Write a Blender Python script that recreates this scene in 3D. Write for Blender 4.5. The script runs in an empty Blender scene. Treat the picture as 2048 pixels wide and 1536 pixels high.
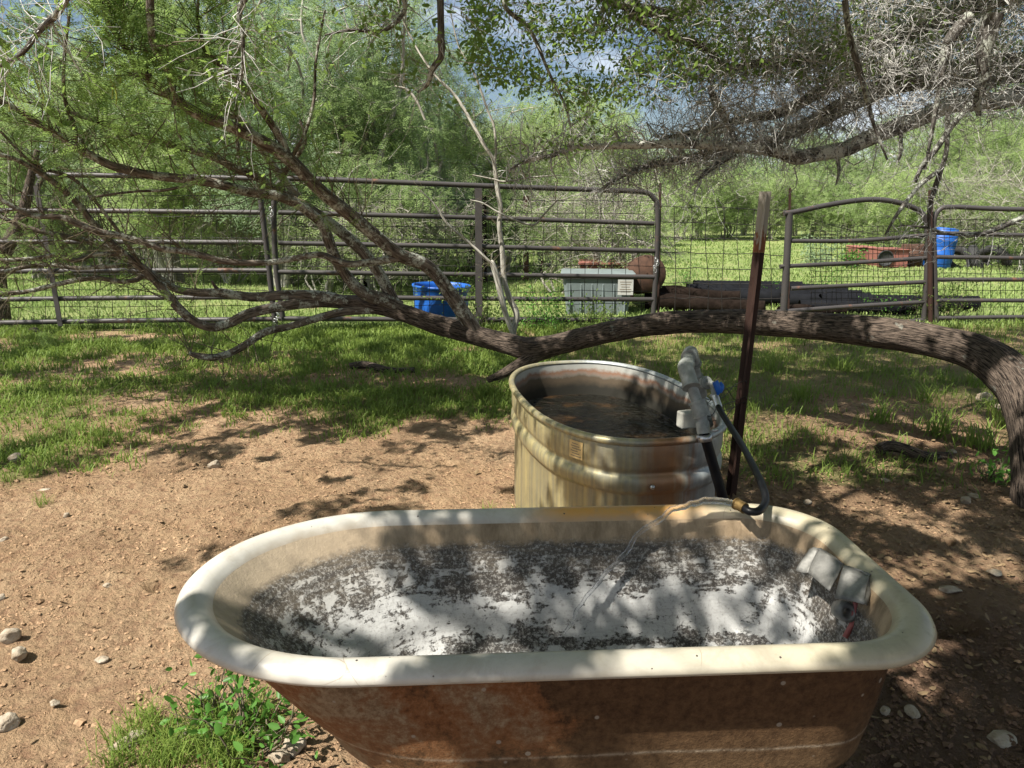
import bpy, math, random
import numpy as np
from mathutils import Vector, Matrix, noise as mnoise
R = math.radians
rng = np.random.default_rng(7)
random.seed(7)
scene = bpy.context.scene
col = scene.collection

# ------------------------------------------------------------ camera, sky, sun, exposure
F = 1420.0; PITCH = R(14.0); CAMH = 1.40
cam_d = bpy.data.cameras.new('camera'); cam = bpy.data.objects.new('camera', cam_d); col.objects.link(cam)
cam.location = (0, 0, CAMH); cam.rotation_euler = (R(90) - PITCH, 0, 0)
cam_d.sensor_width = 36; cam_d.lens = 36 * F / 2048; cam_d.clip_end = 2000; cam_d.clip_start = .05
scene.camera = cam
SUN = Vector((-.46, -.34, .83)).normalized()
SUNE = math.asin(SUN.z); SUNA = math.atan2(SUN.x, SUN.y)
w = bpy.data.worlds.new('World'); scene.world = w; w.use_nodes = True
wn = w.node_tree; wn.nodes.clear()
sl = bpy.data.lights.new('sun', 'SUN'); sun = bpy.data.objects.new('sun', sl); col.objects.link(sun)
sl.energy = 5.0; sl.angle = R(.55); sl.color = (1, .95, .86)
sun.rotation_euler = SUN.to_track_quat('Z', 'Y').to_euler()
vs = scene.view_settings; vs.view_transform = 'Standard'; vs.look = 'None'; vs.gamma = 1; vs.exposure = 1.12
scene.render.resolution_x = 1024; scene.render.resolution_y = 768
scene.cycles.max_bounces = 6; scene.cycles.diffuse_bounces = 2; scene.cycles.transmission_bounces = 5
scene.cycles.transparent_max_bounces = 6

# ------------------------------------------------------------ node helpers
def N(nt, t, ins=None, **at_):
    n = nt.nodes.new(t)
    for k, v in at_.items(): setattr(n, k, v)
    for k, v in (ins or {}).items():
        s = n.inputs[k]
        if isinstance(v, bpy.types.NodeSocket): nt.links.new(v, s)
        else:
            if isinstance(v, tuple) and len(v) == 3 and s.type == 'RGBA': v = v + (1,)
            s.default_value = v
    return n
def noise(nt, vec, scale, detail=4, rough=.55, dist=0):
    return N(nt, 'ShaderNodeTexNoise', {'Vector': vec, 'Scale': scale, 'Detail': detail, 'Roughness': rough, 'Distortion': dist}).outputs[0]
def voro(nt, vec, scale, feature='F1', rnd=1):
    return N(nt, 'ShaderNodeTexVoronoi', {'Vector': vec, 'Scale': scale, 'Randomness': rnd}, feature=feature).outputs[0]
def ramp(nt, fac, stops, interp='LINEAR'):
    n = N(nt, 'ShaderNodeValToRGB', {'Fac': fac}); cr = n.color_ramp; cr.interpolation = interp
    while len(cr.elements) < len(stops): cr.elements.new(.5)
    for e, (p, c) in zip(cr.elements, stops):
        e.position = p; e.color = (c, c, c, 1) if not isinstance(c, tuple) else c + (1,)
    return n.outputs[0]
def mix(nt, fac, a, b, mode='MIX'):
    n = nt.nodes.new('ShaderNodeMix'); n.data_type = 'RGBA'; n.blend_type = mode; n.clamp_factor = True
    for i, v in ((0, fac), (6, a), (7, b)):
        s = n.inputs[i]
        if isinstance(v, bpy.types.NodeSocket): nt.links.new(v, s)
        else: s.default_value = v + (1,) if isinstance(v, tuple) else v
    return n.outputs[2]
def mth(nt, op, a, b=0.0, clamp=False):
    n = N(nt, 'ShaderNodeMath', {0: a, 1: b}, operation=op); n.use_clamp = clamp
    return n.outputs[0]
def vscale(nt, vec, s):
    return N(nt, 'ShaderNodeVectorMath', {0: vec, 1: s}, operation='MULTIPLY').outputs[0]
def sep(nt, vec):
    return N(nt, 'ShaderNodeSeparateXYZ', {0: vec}).outputs
def objc(nt): return N(nt, 'ShaderNodeTexCoord').outputs['Object']
def geop(nt): return N(nt, 'ShaderNodeNewGeometry').outputs['Position']
def attr(nt, name, out='Fac'): return N(nt, 'ShaderNodeAttribute', attribute_name=name).outputs[out]
def newmat(name):
    m = bpy.data.materials.new(name); m.use_nodes = True; m.node_tree.nodes.clear()
    return m, m.node_tree
def finish(m, nt, color, rough=.8, bump=None, bdist=.01, bstr=1, metal=0, spec=.4, **kw):
    ins = {'Base Color': color, 'Roughness': rough, 'Metallic': metal, 'Specular IOR Level': spec}; ins.update(kw)
    if bump is not None:
        ins['Normal'] = N(nt, 'ShaderNodeBump', {'Height': bump, 'Distance': bdist, 'Strength': bstr}).outputs[0]
    b = N(nt, 'ShaderNodeBsdfPrincipled', ins)
    N(nt, 'ShaderNodeOutputMaterial', {0: b.outputs[0]})
    return m
# sky with broken white cloud
tc = N(wn, 'ShaderNodeTexCoord').outputs['Generated']
sky = N(wn, 'ShaderNodeTexSky', sky_type='NISHITA', sun_disc=False, sun_elevation=SUNE, sun_rotation=SUNA, air_density=1.0, dust_density=1.0).outputs[0]
cf = ramp(wn, noise(wn, vscale(wn, tc, (1, 1, 2.2)), 2.6, 6, .6, .3), [(.47, 0.), (.66, 1.)])
skyc = mix(wn, cf, sky, (12.5, 13.2, 14.2))
N(wn, 'ShaderNodeOutputWorld', {0: N(wn, 'ShaderNodeBackground', {0: skyc, 1: .05}).outputs[0]})

# ------------------------------------------------------------ numpy noise
def _h(ix, iy, s):
    n = (ix * 374761393 + iy * 668265263 + s * 974634777) & 0xffffffff
    n = ((n ^ (n >> 13)) * 1274126177) & 0xffffffff
    return ((n ^ (n >> 16)) & 0xffff) / 65535.0
def vn(x, y, s=0):
    x = np.asarray(x, float); y = np.asarray(y, float)
    ix = np.floor(x).astype(np.int64); iy = np.floor(y).astype(np.int64)
    fx = x - ix; fy = y - iy; fx = fx * fx * (3 - 2 * fx); fy = fy * fy * (3 - 2 * fy)
    a = _h(ix, iy, s); b = _h(ix + 1, iy, s); c = _h(ix, iy + 1, s); d = _h(ix + 1, iy + 1, s)
    return (a * (1 - fx) + b * fx) * (1 - fy) + (c * (1 - fx) + d * fx) * fy
def fbm(x, y, s=0, o=4, g=.5):
    t = 0; a = 1; n = 0
    for i in range(o):
        t = t + a * vn(x * 2 ** i + 17 * i, y * 2 ** i - 9 * i, s + i); n += a; a *= g
    return t / n
def sstep(a, b, x): t = np.clip((x - a) / (b - a), 0, 1); return t * t * (3 - 2 * t)

# ------------------------------------------------------------ pixel ray helpers (real depths)
cP, sP = math.cos(PITCH), math.sin(PITCH)
def at(u, v, Y):
    a = (u - 1024) / F; b = -(v - 768) / F
    y = cP + b * sP; z = -sP + b * cP; t = Y / y
    return Vector((a * t, Y, CAMH + z * t))
def atz(u, v, z0=0.0):
    a = (u - 1024) / F; b = -(v - 768) / F
    y = cP + b * sP; z = -sP + b * cP; t = (z0 - CAMH) / z
    return Vector((a * t, y * t, z0))

# ------------------------------------------------------------ mesh builder
class G:
    def __init__(s): s.V = []; s.T = []; s.Q = []; s.P = []; s.n = 0; s.tc = []
    def add(s, V, Fc, tcv=None):
        V = np.asarray(V, float).reshape(-1, 3)
        if isinstance(Fc, np.ndarray):
            (s.Q if Fc.shape[1] == 4 else s.T).append(Fc + s.n)
        else:
            for f in Fc: s.P.append([i + s.n for i in f])
        s.V.append(V); s.tc.append(V if tcv is None else np.asarray(tcv, float)); s.n += len(V)
    def obj(s, name, mat, parent=None, smooth=True, bevel=0, tcoord=False):
        me = bpy.data.meshes.new(name)
        V = np.concatenate(s.V) if s.V else np.zeros((0, 3))
        idx = []; tot = []
        for A in s.Q: idx.append(A.ravel()); tot.append(np.full(len(A), 4))
        for A in s.T: idx.append(A.ravel()); tot.append(np.full(len(A), 3))
        if s.P: idx.append(np.array([i for f in s.P for i in f])); tot.append(np.array([len(f) for f in s.P]))
        idx = np.concatenate(idx).astype(np.int32); tot = np.concatenate(tot).astype(np.int32)
        me.vertices.add(len(V)); me.vertices.foreach_set('co', V.astype(np.float32).ravel())
        me.loops.add(len(idx)); me.loops.foreach_set('vertex_index', idx)
        me.polygons.add(len(tot)); st = np.concatenate([[0], np.cumsum(tot)[:-1]]).astype(np.int32)
        me.polygons.foreach_set('loop_start', st); me.polygons.foreach_set('loop_total', tot)
        me.polygons.foreach_set('use_smooth', np.full(len(tot), smooth))
        if tcoord:
            a = me.attributes.new('tc', 'FLOAT_VECTOR', 'POINT'); a.data.foreach_set('vector', np.concatenate(s.tc).astype(np.float32).ravel())
        me.update(); me.validate()
        me.materials.append(mat)
        o = bpy.data.objects.new(name, me); col.objects.link(o)
        if parent: o.parent = parent
        if bevel:
            b = o.modifiers.new('bevel', 'BEVEL'); b.width = bevel; b.segments = 2; b.limit_method = 'ANGLE'
        return o
    # shapes
    def tube(s, pts, rad, n=8, cap=True, lump=0, lscale=6, seed=0, l0=0):
        P = np.array([tuple(p) for p in pts], float); m = len(P)
        rad = np.full(m, rad, float) if np.isscalar(rad) else np.asarray(rad, float)
        T = np.gradient(P, axis=0); T /= np.linalg.norm(T, axis=1)[:, None] + 1e-12
        u = np.cross(T[0], (0, 0, 1)); u = np.cross(T[0], (0, 1, 0)) if np.linalg.norm(u) < .1 else u
        u /= np.linalg.norm(u); U = [u]
        for i in range(1, m):
            u = u - T[i] * np.dot(u, T[i]); u /= np.linalg.norm(u) + 1e-12; U.append(u)
        U = np.array(U); W = np.cross(T, U)
        L = l0 + np.concatenate([[0], np.cumsum(np.linalg.norm(np.diff(P, axis=0), axis=1))])
        th = np.arange(n) / n * 2 * math.pi
        rr = rad[:, None] * np.ones(n)[None]
        if lump:
            a = th[None] / (2 * math.pi); LL = L[:, None] * lscale
            nz = fbm(np.cos(th)[None] * 1.3 + LL, np.sin(th)[None] * 1.3 + LL * .37 + seed * 7.3, seed, 3) - .5
            rr = rr * (1 + lump * 2 * nz)
        V = P[:, None] + rr[..., None] * (np.cos(th)[None, :, None] * U[:, None] + np.sin(th)[None, :, None] * W[:, None])
        r0 = max(rad.mean(), 1e-4)
        tcv = np.stack([np.cos(th)[None] * rad[:, None], np.sin(th)[None] * rad[:, None], L[:, None] + 0 * rr], -1)
        i = np.arange(m - 1)[:, None] * n; j = np.arange(n)[None]; k = (j + 1) % n
        Q = np.stack([i + j, i + k, i + n + k, i + n + j], -1).reshape(-1, 4)
        s.add(V.reshape(-1, 3), Q, tcv.reshape(-1, 3))
        if cap:
            s.add(V[0], [list(range(n))[::-1]], tcv[0]); s.add(V[-1], [list(range(n))], tcv[-1])
    def box(s, c, sz, rot=None):
        V = np.array([(x, y, z) for x in (-.5, .5) for y in (-.5, .5) for z in (-.5, .5)]) * np.array(sz)
        if rot is not None: V = V @ np.array(Matrix(rot).to_3x3() if not isinstance(rot, np.ndarray) else rot).T
        s.add(V + np.array(tuple(c)), np.array([(0, 1, 3, 2), (4, 6, 7, 5), (0, 4, 5, 1), (2, 3, 7, 6), (0, 2, 6, 4), (1, 5, 7, 3)]))
    def lathe(s, prof, n=32, c=(0, 0, 0), M=None):
        pr = np.array(prof, float); th = np.arange(n) / n * 2 * math.pi
        V = np.stack([pr[:, 0][:, None] * np.cos(th), pr[:, 0][:, None] * np.sin(th), pr[:, 1][:, None] + 0 * th], -1).reshape(-1, 3)
        if M is not None: V = V @ np.array(M).T
        V = V + np.array(tuple(c)); m = len(pr)
        i = np.arange(m - 1)[:, None] * n; j = np.arange(n)[None]; k = (j + 1) % n
        s.add(V, np.stack([i + j, i + k, i + n + k, i + n + j], -1).reshape(-1, 4))
def unit(A): return A / (np.linalg.norm(A, axis=-1, keepdims=True) + 1e-12)
def rdir(n, g=rng): return unit(g.normal(size=(n, 3)))
def rhombs(g, P, D, S, L, W, bend=0.0):      # leaf shapes: base, two shoulders, tip
    L = np.broadcast_to(np.asarray(L, float), (len(P),))[:, None]; W = np.broadcast_to(np.asarray(W, float), (len(P),))[:, None]
    nrm = np.cross(D, S)
    V = np.stack([P, P + D * L * .45 + S * W * .5 + nrm * L * bend, P + D * L, P + D * L * .45 - S * W * .5 + nrm * L * bend], 1)
    g.add(V.reshape(-1, 3), (np.arange(len(P))[:, None] * 4 + np.arange(4)[None]).astype(np.int64))
def ovals(g, P, D, S, L, W):                  # six sided oval leaves folded a little on the midrib
    n = len(P); L = np.broadcast_to(np.asarray(L, float), (n,))[:, None]; W = np.broadcast_to(np.asarray(W, float), (n,))[:, None]
    nr = np.cross(D, S)
    a = P; b = P + D * L
    V = np.stack([a, P + D * L * .3 + S * W * .48 + nr * W * .15, P + D * L * .72 + S * W * .4 + nr * W * .12, b,
                  P + D * L * .72 - S * W * .4 + nr * W * .12, P + D * L * .3 - S * W * .48 + nr * W * .15], 1)
    o = np.arange(n)[:, None] * 6
    g.add(V.reshape(-1, 3), np.concatenate([o + np.array([[0, 1, 2, 3]]), o + np.array([[0, 3, 4, 5]])]))
def pinnate(g, P, A, S, L, k, ll, wd):        # feathery leaf: k pairs of narrow leaflets along a drooping rachis
    n = len(P); t = (np.arange(k) + .6) / k
    L = np.asarray(L)[:, None, None]
    Q = P[:, None] + A[:, None] * L * t[None, :, None] + np.array([0, 0, -1.]) * L * (t ** 2)[None, :, None] * .35
    A2 = unit(A[:, None] + np.array([0, 0, -1.]) * .7 * t[None, :, None])
    for sg in (1, -1):
        D = unit(S[:, None] * sg + A2 * .45 + rng.normal(size=(n, k, 3)) * .08)
        Nn = unit(np.cross(D, A2)); W = np.cross(Nn, D)
        sc = (.65 + .35 * np.sin(t * math.pi))[None] * (.85 + .3 * rng.random((n, k)))
        rhombs(g, Q.reshape(-1, 3), D.reshape(-1, 3), W.reshape(-1, 3), (ll * sc).ravel(), wd)
def twigs(g, P, D, L, r, seg=3, wob=.35, grav=-.1):    # batch of bent three sided twigs
    n = len(P); L = np.broadcast_to(np.asarray(L, float), (n,)); r = np.broadcast_to(np.asarray(r, float), (n,))
    pts = [P]; d = D.copy()
    for i in range(seg):
        d = unit(d + rng.normal(size=(n, 3)) * wob + np.array([0, 0, grav]))
        pts.append(pts[-1] + d * (L / seg)[:, None])
    u = unit(np.cross(D, rng.normal(size=(n, 3)))); v = unit(np.cross(D, u))
    rings = []
    for i, p in enumerate(pts):
        rr = (r * (1 - .75 * i / seg))[:, None]
        rings.append(np.stack([p + rr * (math.cos(a) * u + math.sin(a) * v) for a in (0, 2.094, 4.189)], 1))
    V = np.stack(rings, 1)  # n, seg+1, 3, 3
    o = np.arange(n)[:, None, None] * (seg + 1) * 3; i = np.arange(seg)[None, :, None] * 3; j = np.arange(3)[None, None]; k = (j + 1) % 3
    Q = np.stack([o + i + j, o + i + k, o + i + 3 + k, o + i + 3 + j], -1).reshape(-1, 4)
    g.add(V.reshape(-1, 3), Q)
    return pts
def crom(P, per=6):
    P = [np.array(tuple(p), float) for p in P]; P = [2 * P[0] - P[1]] + P + [2 * P[-1] - P[-2]]; out = []
    for i in range(1, len(P) - 2):
        a, b, c, d = P[i - 1:i + 3]
        for k in range(per):
            t = k / per
            out.append(.5 * (2 * b + (c - a) * t + (2 * a - 5 * b + 4 * c - d) * t * t + (3 * b - a - 3 * c + d) * t ** 3))
    out.append(P[-2]); return np.array(out)
def pxpath(pts, per=6):      # (u, v, depth, radius) -> smooth path and radii
    W = [tuple(at(u, v, Y)) + (r,) for u, v, Y, r in pts]
    C = crom([np.array(x) for x in W], per); return C[:, :3], np.maximum(C[:, 3], .0008)

# ------------------------------------------------------------ tagging
def tag(o, label=None, cat=None, group=None, kind=None):
    if label: o['label'] = label
    if cat: o['category'] = cat
    if group: o['group'] = group
    if kind: o['kind'] = kind
    return o
def empty(name, loc=(0, 0, 0), rz=0, **k):
    o = bpy.data.objects.new(name, None); col.objects.link(o); o.location = loc; o.rotation_euler = (0, 0, rz)
    o.empty_display_size = .1; return tag(o, **k)

# ------------------------------------------------------------ materials
def m_plain(name, c, rough=.6, metal=0, var=.25, scale=8, spec=.4, bump=0):
    m, nt = newmat(name); p = objc(nt)
    f = noise(nt, p, scale, 6, .65)
    c2 = mix(nt, ramp(nt, f, [(.3, 0.), (.7, 1.)]), tuple(x * (1 - var) for x in c), tuple(min(1, x * (1 + var)) for x in c))
    return finish(m, nt, c2, rough, metal=metal, spec=spec, bump=f if bump else None, bdist=bump)
def m_leaf(name, c1, c2, tr=.45, trc=None, sc=2.5, rough=.55):
    m, nt = newmat(name)
    ri = N(nt, 'ShaderNodeNewGeometry').outputs['Random Per Island']
    c = mix(nt, ri, c1, c2)
    c = mix(nt, ramp(nt, noise(nt, geop(nt), sc, 2), [(.35, 0.), (.65, .6)]), c, c2)
    orr = N(nt, 'ShaderNodeObjectInfo').outputs['Random']; c = mix(nt, 1.0, c, ramp(nt, orr, [(0., (.62, .66, .62)), (.5, (.95, .95, .85)), (1., (1.15, 1.1, 1.0))]), 'MULTIPLY')
    b = N(nt, 'ShaderNodeBsdfPrincipled', {'Base Color': c, 'Roughness': rough, 'Specular IOR Level': .18}).outputs[0]
    t = N(nt, 'ShaderNodeBsdfTranslucent', {0: mix(nt, .5, c, trc or c2)}).outputs[0]
    N(nt, 'ShaderNodeOutputMaterial', {0: N(nt, 'ShaderNodeMixShader', {0: tr, 1: b, 2: t}).outputs[0]})
    return m
def m_bark(name, dark, light, lichen=(.42, .44, .38), lam=.35, furrow=45, bd=.012, lich_thr=.56):
    m, nt = newmat(name); t = attr(nt, 'tc', 'Vector')
    fur = noise(nt, vscale(nt, t, (furrow, furrow, furrow * .13)), 1.0, 5, .6, .4)
    fine = noise(nt, vscale(nt, t, (furrow * 3, furrow * 3, furrow)), 1.0, 4, .6)
    c = mix(nt, ramp(nt, fur, [(.38, 0.), (.6, 1.)]), dark, light)
    c = mix(nt, .3, c, ramp(nt, fine, [(.3, .25), (.7, .9)]), 'MULTIPLY')
    li = mth(nt, 'MULTIPLY', ramp(nt, noise(nt, geop(nt), 9, 5, .7), [(lich_thr, 0.), (lich_thr + .05, 1.)]), ramp(nt, noise(nt, geop(nt), 60, 4, .7), [(.42, 0.), (.5, 1.)]))
    c = mix(nt, mth(nt, 'MULTIPLY', li, lam * 2, True), c, lichen)
    h = mth(nt, 'ADD', fur, mth(nt, 'MULTIPLY', fine, .3))
    return finish(m, nt, c, .9, bump=h, bdist=bd, bstr=1, spec=.2)
MAT = {}
MAT['bark'] = m_bark('mesquite_bark', (.013, .010, .008), (.155, .118, .092), lam=.15, lich_thr=.62, furrow=135, bd=.014)
MAT['bark_branch'] = m_bark('branch_bark', (.05, .038, .03), (.19, .155, .125), lam=.36, furrow=70, bd=.006, lich_thr=.5)
MAT['bark_oak'] = m_bark('oak_bark', (.04, .035, .03), (.17, .155, .14), lam=.42, furrow=90, bd=.01, lich_thr=.5)
MAT['bark_lichen'] = m_bark('lichen_bark', (.04, .035, .03), (.22, .20, .18), (.5, .5, .45), lam=1., furrow=90, bd=.008, lich_thr=.44)
MAT['bark_pale'] = m_bark('pale_bark', (.22, .20, .17), (.50, .47, .41), lam=.3, furrow=60, bd=.003)
MAT['twig'] = m_plain('dead_twig', (.43, .42, .40), .9, var=.55, scale=14, spec=.1)
MAT['scrub_twig'] = m_plain('scrub_twig', (.27, .25, .21), .9, var=.5, scale=3, spec=.1)
MAT['twig_green'] = m_plain('live_twig', (.13, .11, .075), .9, var=.3, scale=5, spec=.1)
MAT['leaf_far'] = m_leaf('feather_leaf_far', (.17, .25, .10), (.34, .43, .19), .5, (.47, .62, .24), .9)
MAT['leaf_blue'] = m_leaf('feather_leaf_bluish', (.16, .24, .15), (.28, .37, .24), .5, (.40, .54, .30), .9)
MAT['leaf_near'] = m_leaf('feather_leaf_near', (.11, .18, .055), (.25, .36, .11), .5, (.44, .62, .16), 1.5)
MAT['leaf_oak'] = m_leaf('oak_leaf', (.085, .15, .04), (.19, .27, .08), .55, (.42, .60, .13), 3, .4)
MAT['leaf_weed'] = m_leaf('weed_leaf', (.06, .16, .035), (.12, .27, .05), .35, (.2, .45, .07), 8, .4)
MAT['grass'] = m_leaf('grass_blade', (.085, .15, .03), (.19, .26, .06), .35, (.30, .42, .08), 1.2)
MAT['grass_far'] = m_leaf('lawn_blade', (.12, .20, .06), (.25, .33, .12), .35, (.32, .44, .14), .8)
MAT['dry_leaf'] = m_leaf('dry_leaf', (.09, .055, .035), (.27, .19, .12), .12, (.2, .13, .08), 30, .7)
MAT['black_pipe'] = m_plain('black_plastic', (.005, .0053, .0065), .42, var=.4, scale=20, spec=.22)
MAT['drain'] = m_plain('dull_black_plastic', (.007, .0075, .009), .8, var=.5, scale=5, spec=.08)
MAT['pvc'] = m_plain('grey_pvc', (.21, .22, .205), .5, var=.4, scale=18)
MAT['white_plastic'] = m_plain('white_plastic', (.32, .31, .27), .6, var=.35)
MAT['blue_plastic'] = m_plain('blue_plastic', (.008, .085, .36), .5, var=.25, scale=5)
MAT['grey_plastic'] = m_plain('grey_bin_plastic', (.15, .18, .18), .5, var=.2, scale=4)
MAT['paper'] = m_plain('paper_label', (.4, .4, .37), .8, var=.1)
MAT['ink'] = m_plain('faded_ink', (.2, .15, .1), .8, var=.1)
MAT['sticker'] = m_plain('yellow_sticker', (.62, .43, .18), .6, var=.15, scale=40)
MAT['sheet'] = m_plain('weathered_sheet_metal', (.19, .185, .17), .6, metal=.35, var=.45, scale=22, bump=.003)
MAT['brass'] = m_plain('dirty_brass', (.20, .13, .05), .45, metal=.7, var=.4, scale=80)
MAT['steel'] = m_plain('clamp_steel', (.5, .5, .5), .35, metal=.8, var=.2, scale=60)
MAT['wire'] = m_plain('fence_wire', (.03, .026, .024), .6, metal=.3, var=.3)
MAT['rust_red'] = m_plain('faded_red_metal', (.22, .085, .065), .85, var=.3, scale=6)
MAT['rust_dark'] = m_plain('dark_rust', (.06, .03, .018), .9, var=.5, scale=14)
MAT['timber'] = m_plain('old_timber', (.013, .009, .007), .95, spec=.05, var=.6, scale=9, bump=.02)
MAT['rubber'] = m_plain('tyre_rubber', (.03, .03, .03), .8, var=.3)
MAT['handle_red'] = m_plain('faded_red_plastic', (.3, .09, .08), .6)
def m_rock():
    m, nt = newmat('limestone'); p = objc(nt)
    a = noise(nt, p, 14, 6, .65); b = noise(nt, p, 55, 5, .7)
    c = mix(nt, ramp(nt, a, [(.35, 0.), (.65, 1.)]), (.24, .18, .12), (.45, .405, .33))
    c = mix(nt, ramp(nt, b, [(.55, 0.), (.68, .7)]), c, (.22, .17, .13))
    return finish(m, nt, c, .9, bump=mth(nt, 'ADD', a, b), bdist=.006, spec=.2)
MAT['rock'] = m_rock()
def m_pipe():
    m, nt = newmat('painted_gate_pipe'); p = geop(nt)
    r = ramp(nt, noise(nt, p, 5, 6, .7), [(.6, 0.), (.68, 1.)])
    c = mix(nt, noise(nt, p, 2, 3), (.035, .032, .032), (.075, .068, .065))
    c = mix(nt, mth(nt, 'MULTIPLY', r, .8), c, (.16, .075, .045))
    return finish(m, nt, c, .5, metal=.1, spec=.3)
MAT['gate'] = m_pipe()
def m_post():
    m, nt = newmat('rusty_post_steel'); p = objc(nt)
    r = noise(nt, vscale(nt, p, (30, 30, 6)), 1, 6, .7)
    c = mix(nt, r, (.014, .009, .008), (.065, .028, .017))
    return finish(m, nt, c, .75, bump=r, bdist=.002, metal=.2)
MAT['post'] = m_post()
def m_posttop():
    m, nt = newmat('chipped_white_paint'); p = objc(nt); z = sep(nt, p)[2]
    r = noise(nt, vscale(nt, p, (40, 40, 8)), 1, 6, .7)
    f = mth(nt, 'ADD', r, mth(nt, 'MULTIPLY', mth(nt, 'SUBTRACT', z, 1.30), 1.6))
    c = mix(nt, ramp(nt, f, [(.44, 0.), (.48, 1.)]), (.20, .08, .035), (.33, .30, .25))
    return finish(m, nt, c, .75, bump=r, bdist=.001)
MAT['post_top'] = m_posttop()
def m_rim():
    m, nt = newmat('old_enamel_rim'); p = objc(nt); x, y, z = sep(nt, p)
    big = noise(nt, p, 5, 5, .6); fine = noise(nt, p, 45, 5, .7)
    c = mix(nt, ramp(nt, big, [(.35, 0.), (.7, 1.)]), (.34, .32, .275), (.50, .48, .435))
    # dirtier and yellower towards the drain end
    e = ramp(nt, mth(nt, 'ADD', mth(nt, 'MULTIPLY', x, .6), mth(nt, 'MULTIPLY', big, .7)), [(.25, 0.), (.75, 1.)])
    c = mix(nt, mth(nt, 'MULTIPLY', e, .75), c, (.36, .31, .19))
    gr = ramp(nt, fine, [(.5, 0.), (.75, .6)])
    c = mix(nt, mth(nt, 'MULTIPLY', gr, e), c, (.24, .23, .15))
    # rust run at the back rim under the hose
    dx = mth(nt, 'ABSOLUTE', mth(nt, 'SUBTRACT', x, .22)); ry = mth(nt, 'MULTIPLY', mth(nt, 'SUBTRACT', y, .22), 12, True)
    rr = mth(nt, 'MULTIPLY', ramp(nt, mth(nt, 'ADD', dx, mth(nt, 'MULTIPLY', big, .25)), [(.24, 1.), (.42, 0.)]), ry)
    c = mix(nt, rr, c, mix(nt, fine, (.55, .23, .03), (.45, .27, .09)))
    # brown band on the inner lip
    band = ramp(nt, mth(nt, 'ADD', z, mth(nt, 'MULTIPLY', big, .05)), [(.612, 1.), (.640, 0.)])
    c = mix(nt, mth(nt, 'MULTIPLY', band, ramp(nt, attr(nt, 'inner'), [(.4, 0.), (.6, .75)])), c, (.27, .19, .11))
    spot = ramp(nt, voro(nt, p, 34), [(.06, 1.), (.09, 0.)]); spot = mth(nt, 'MULTIPLY', spot, ramp(nt, noise(nt, p, 25, 2), [(.46, 0.), (.52, 1.)]))
    c = mix(nt, ramp(nt, noise(nt, p, 11, 8, .75, .5), [(.5, 0.), (.7, .55)]), c, (.25, .215, .16))
    c = mix(nt, spot, c, (.05, .04, .035))
    cr = ramp(nt, voro(nt, p, 7, 'DISTANCE_TO_EDGE'), [(0., 1.), (.006, 0.)]); cr = mth(nt, 'MULTIPLY', cr, ramp(nt, noise(nt, p, 4, 3), [(.56, 0.), (.6, .8)]))
    c = mix(nt, cr, c, (.2, .15, .1))
    bu = mth(nt, 'SUBTRACT', mth(nt, 'MULTIPLY', fine, .15), spot)
    return finish(m, nt, c, mth(nt, 'ADD', mth(nt, 'MULTIPLY', fine, .3), .22), bump=bu, bdist=.0012, spec=.5)
MAT['rim'] = m_rim()
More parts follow.
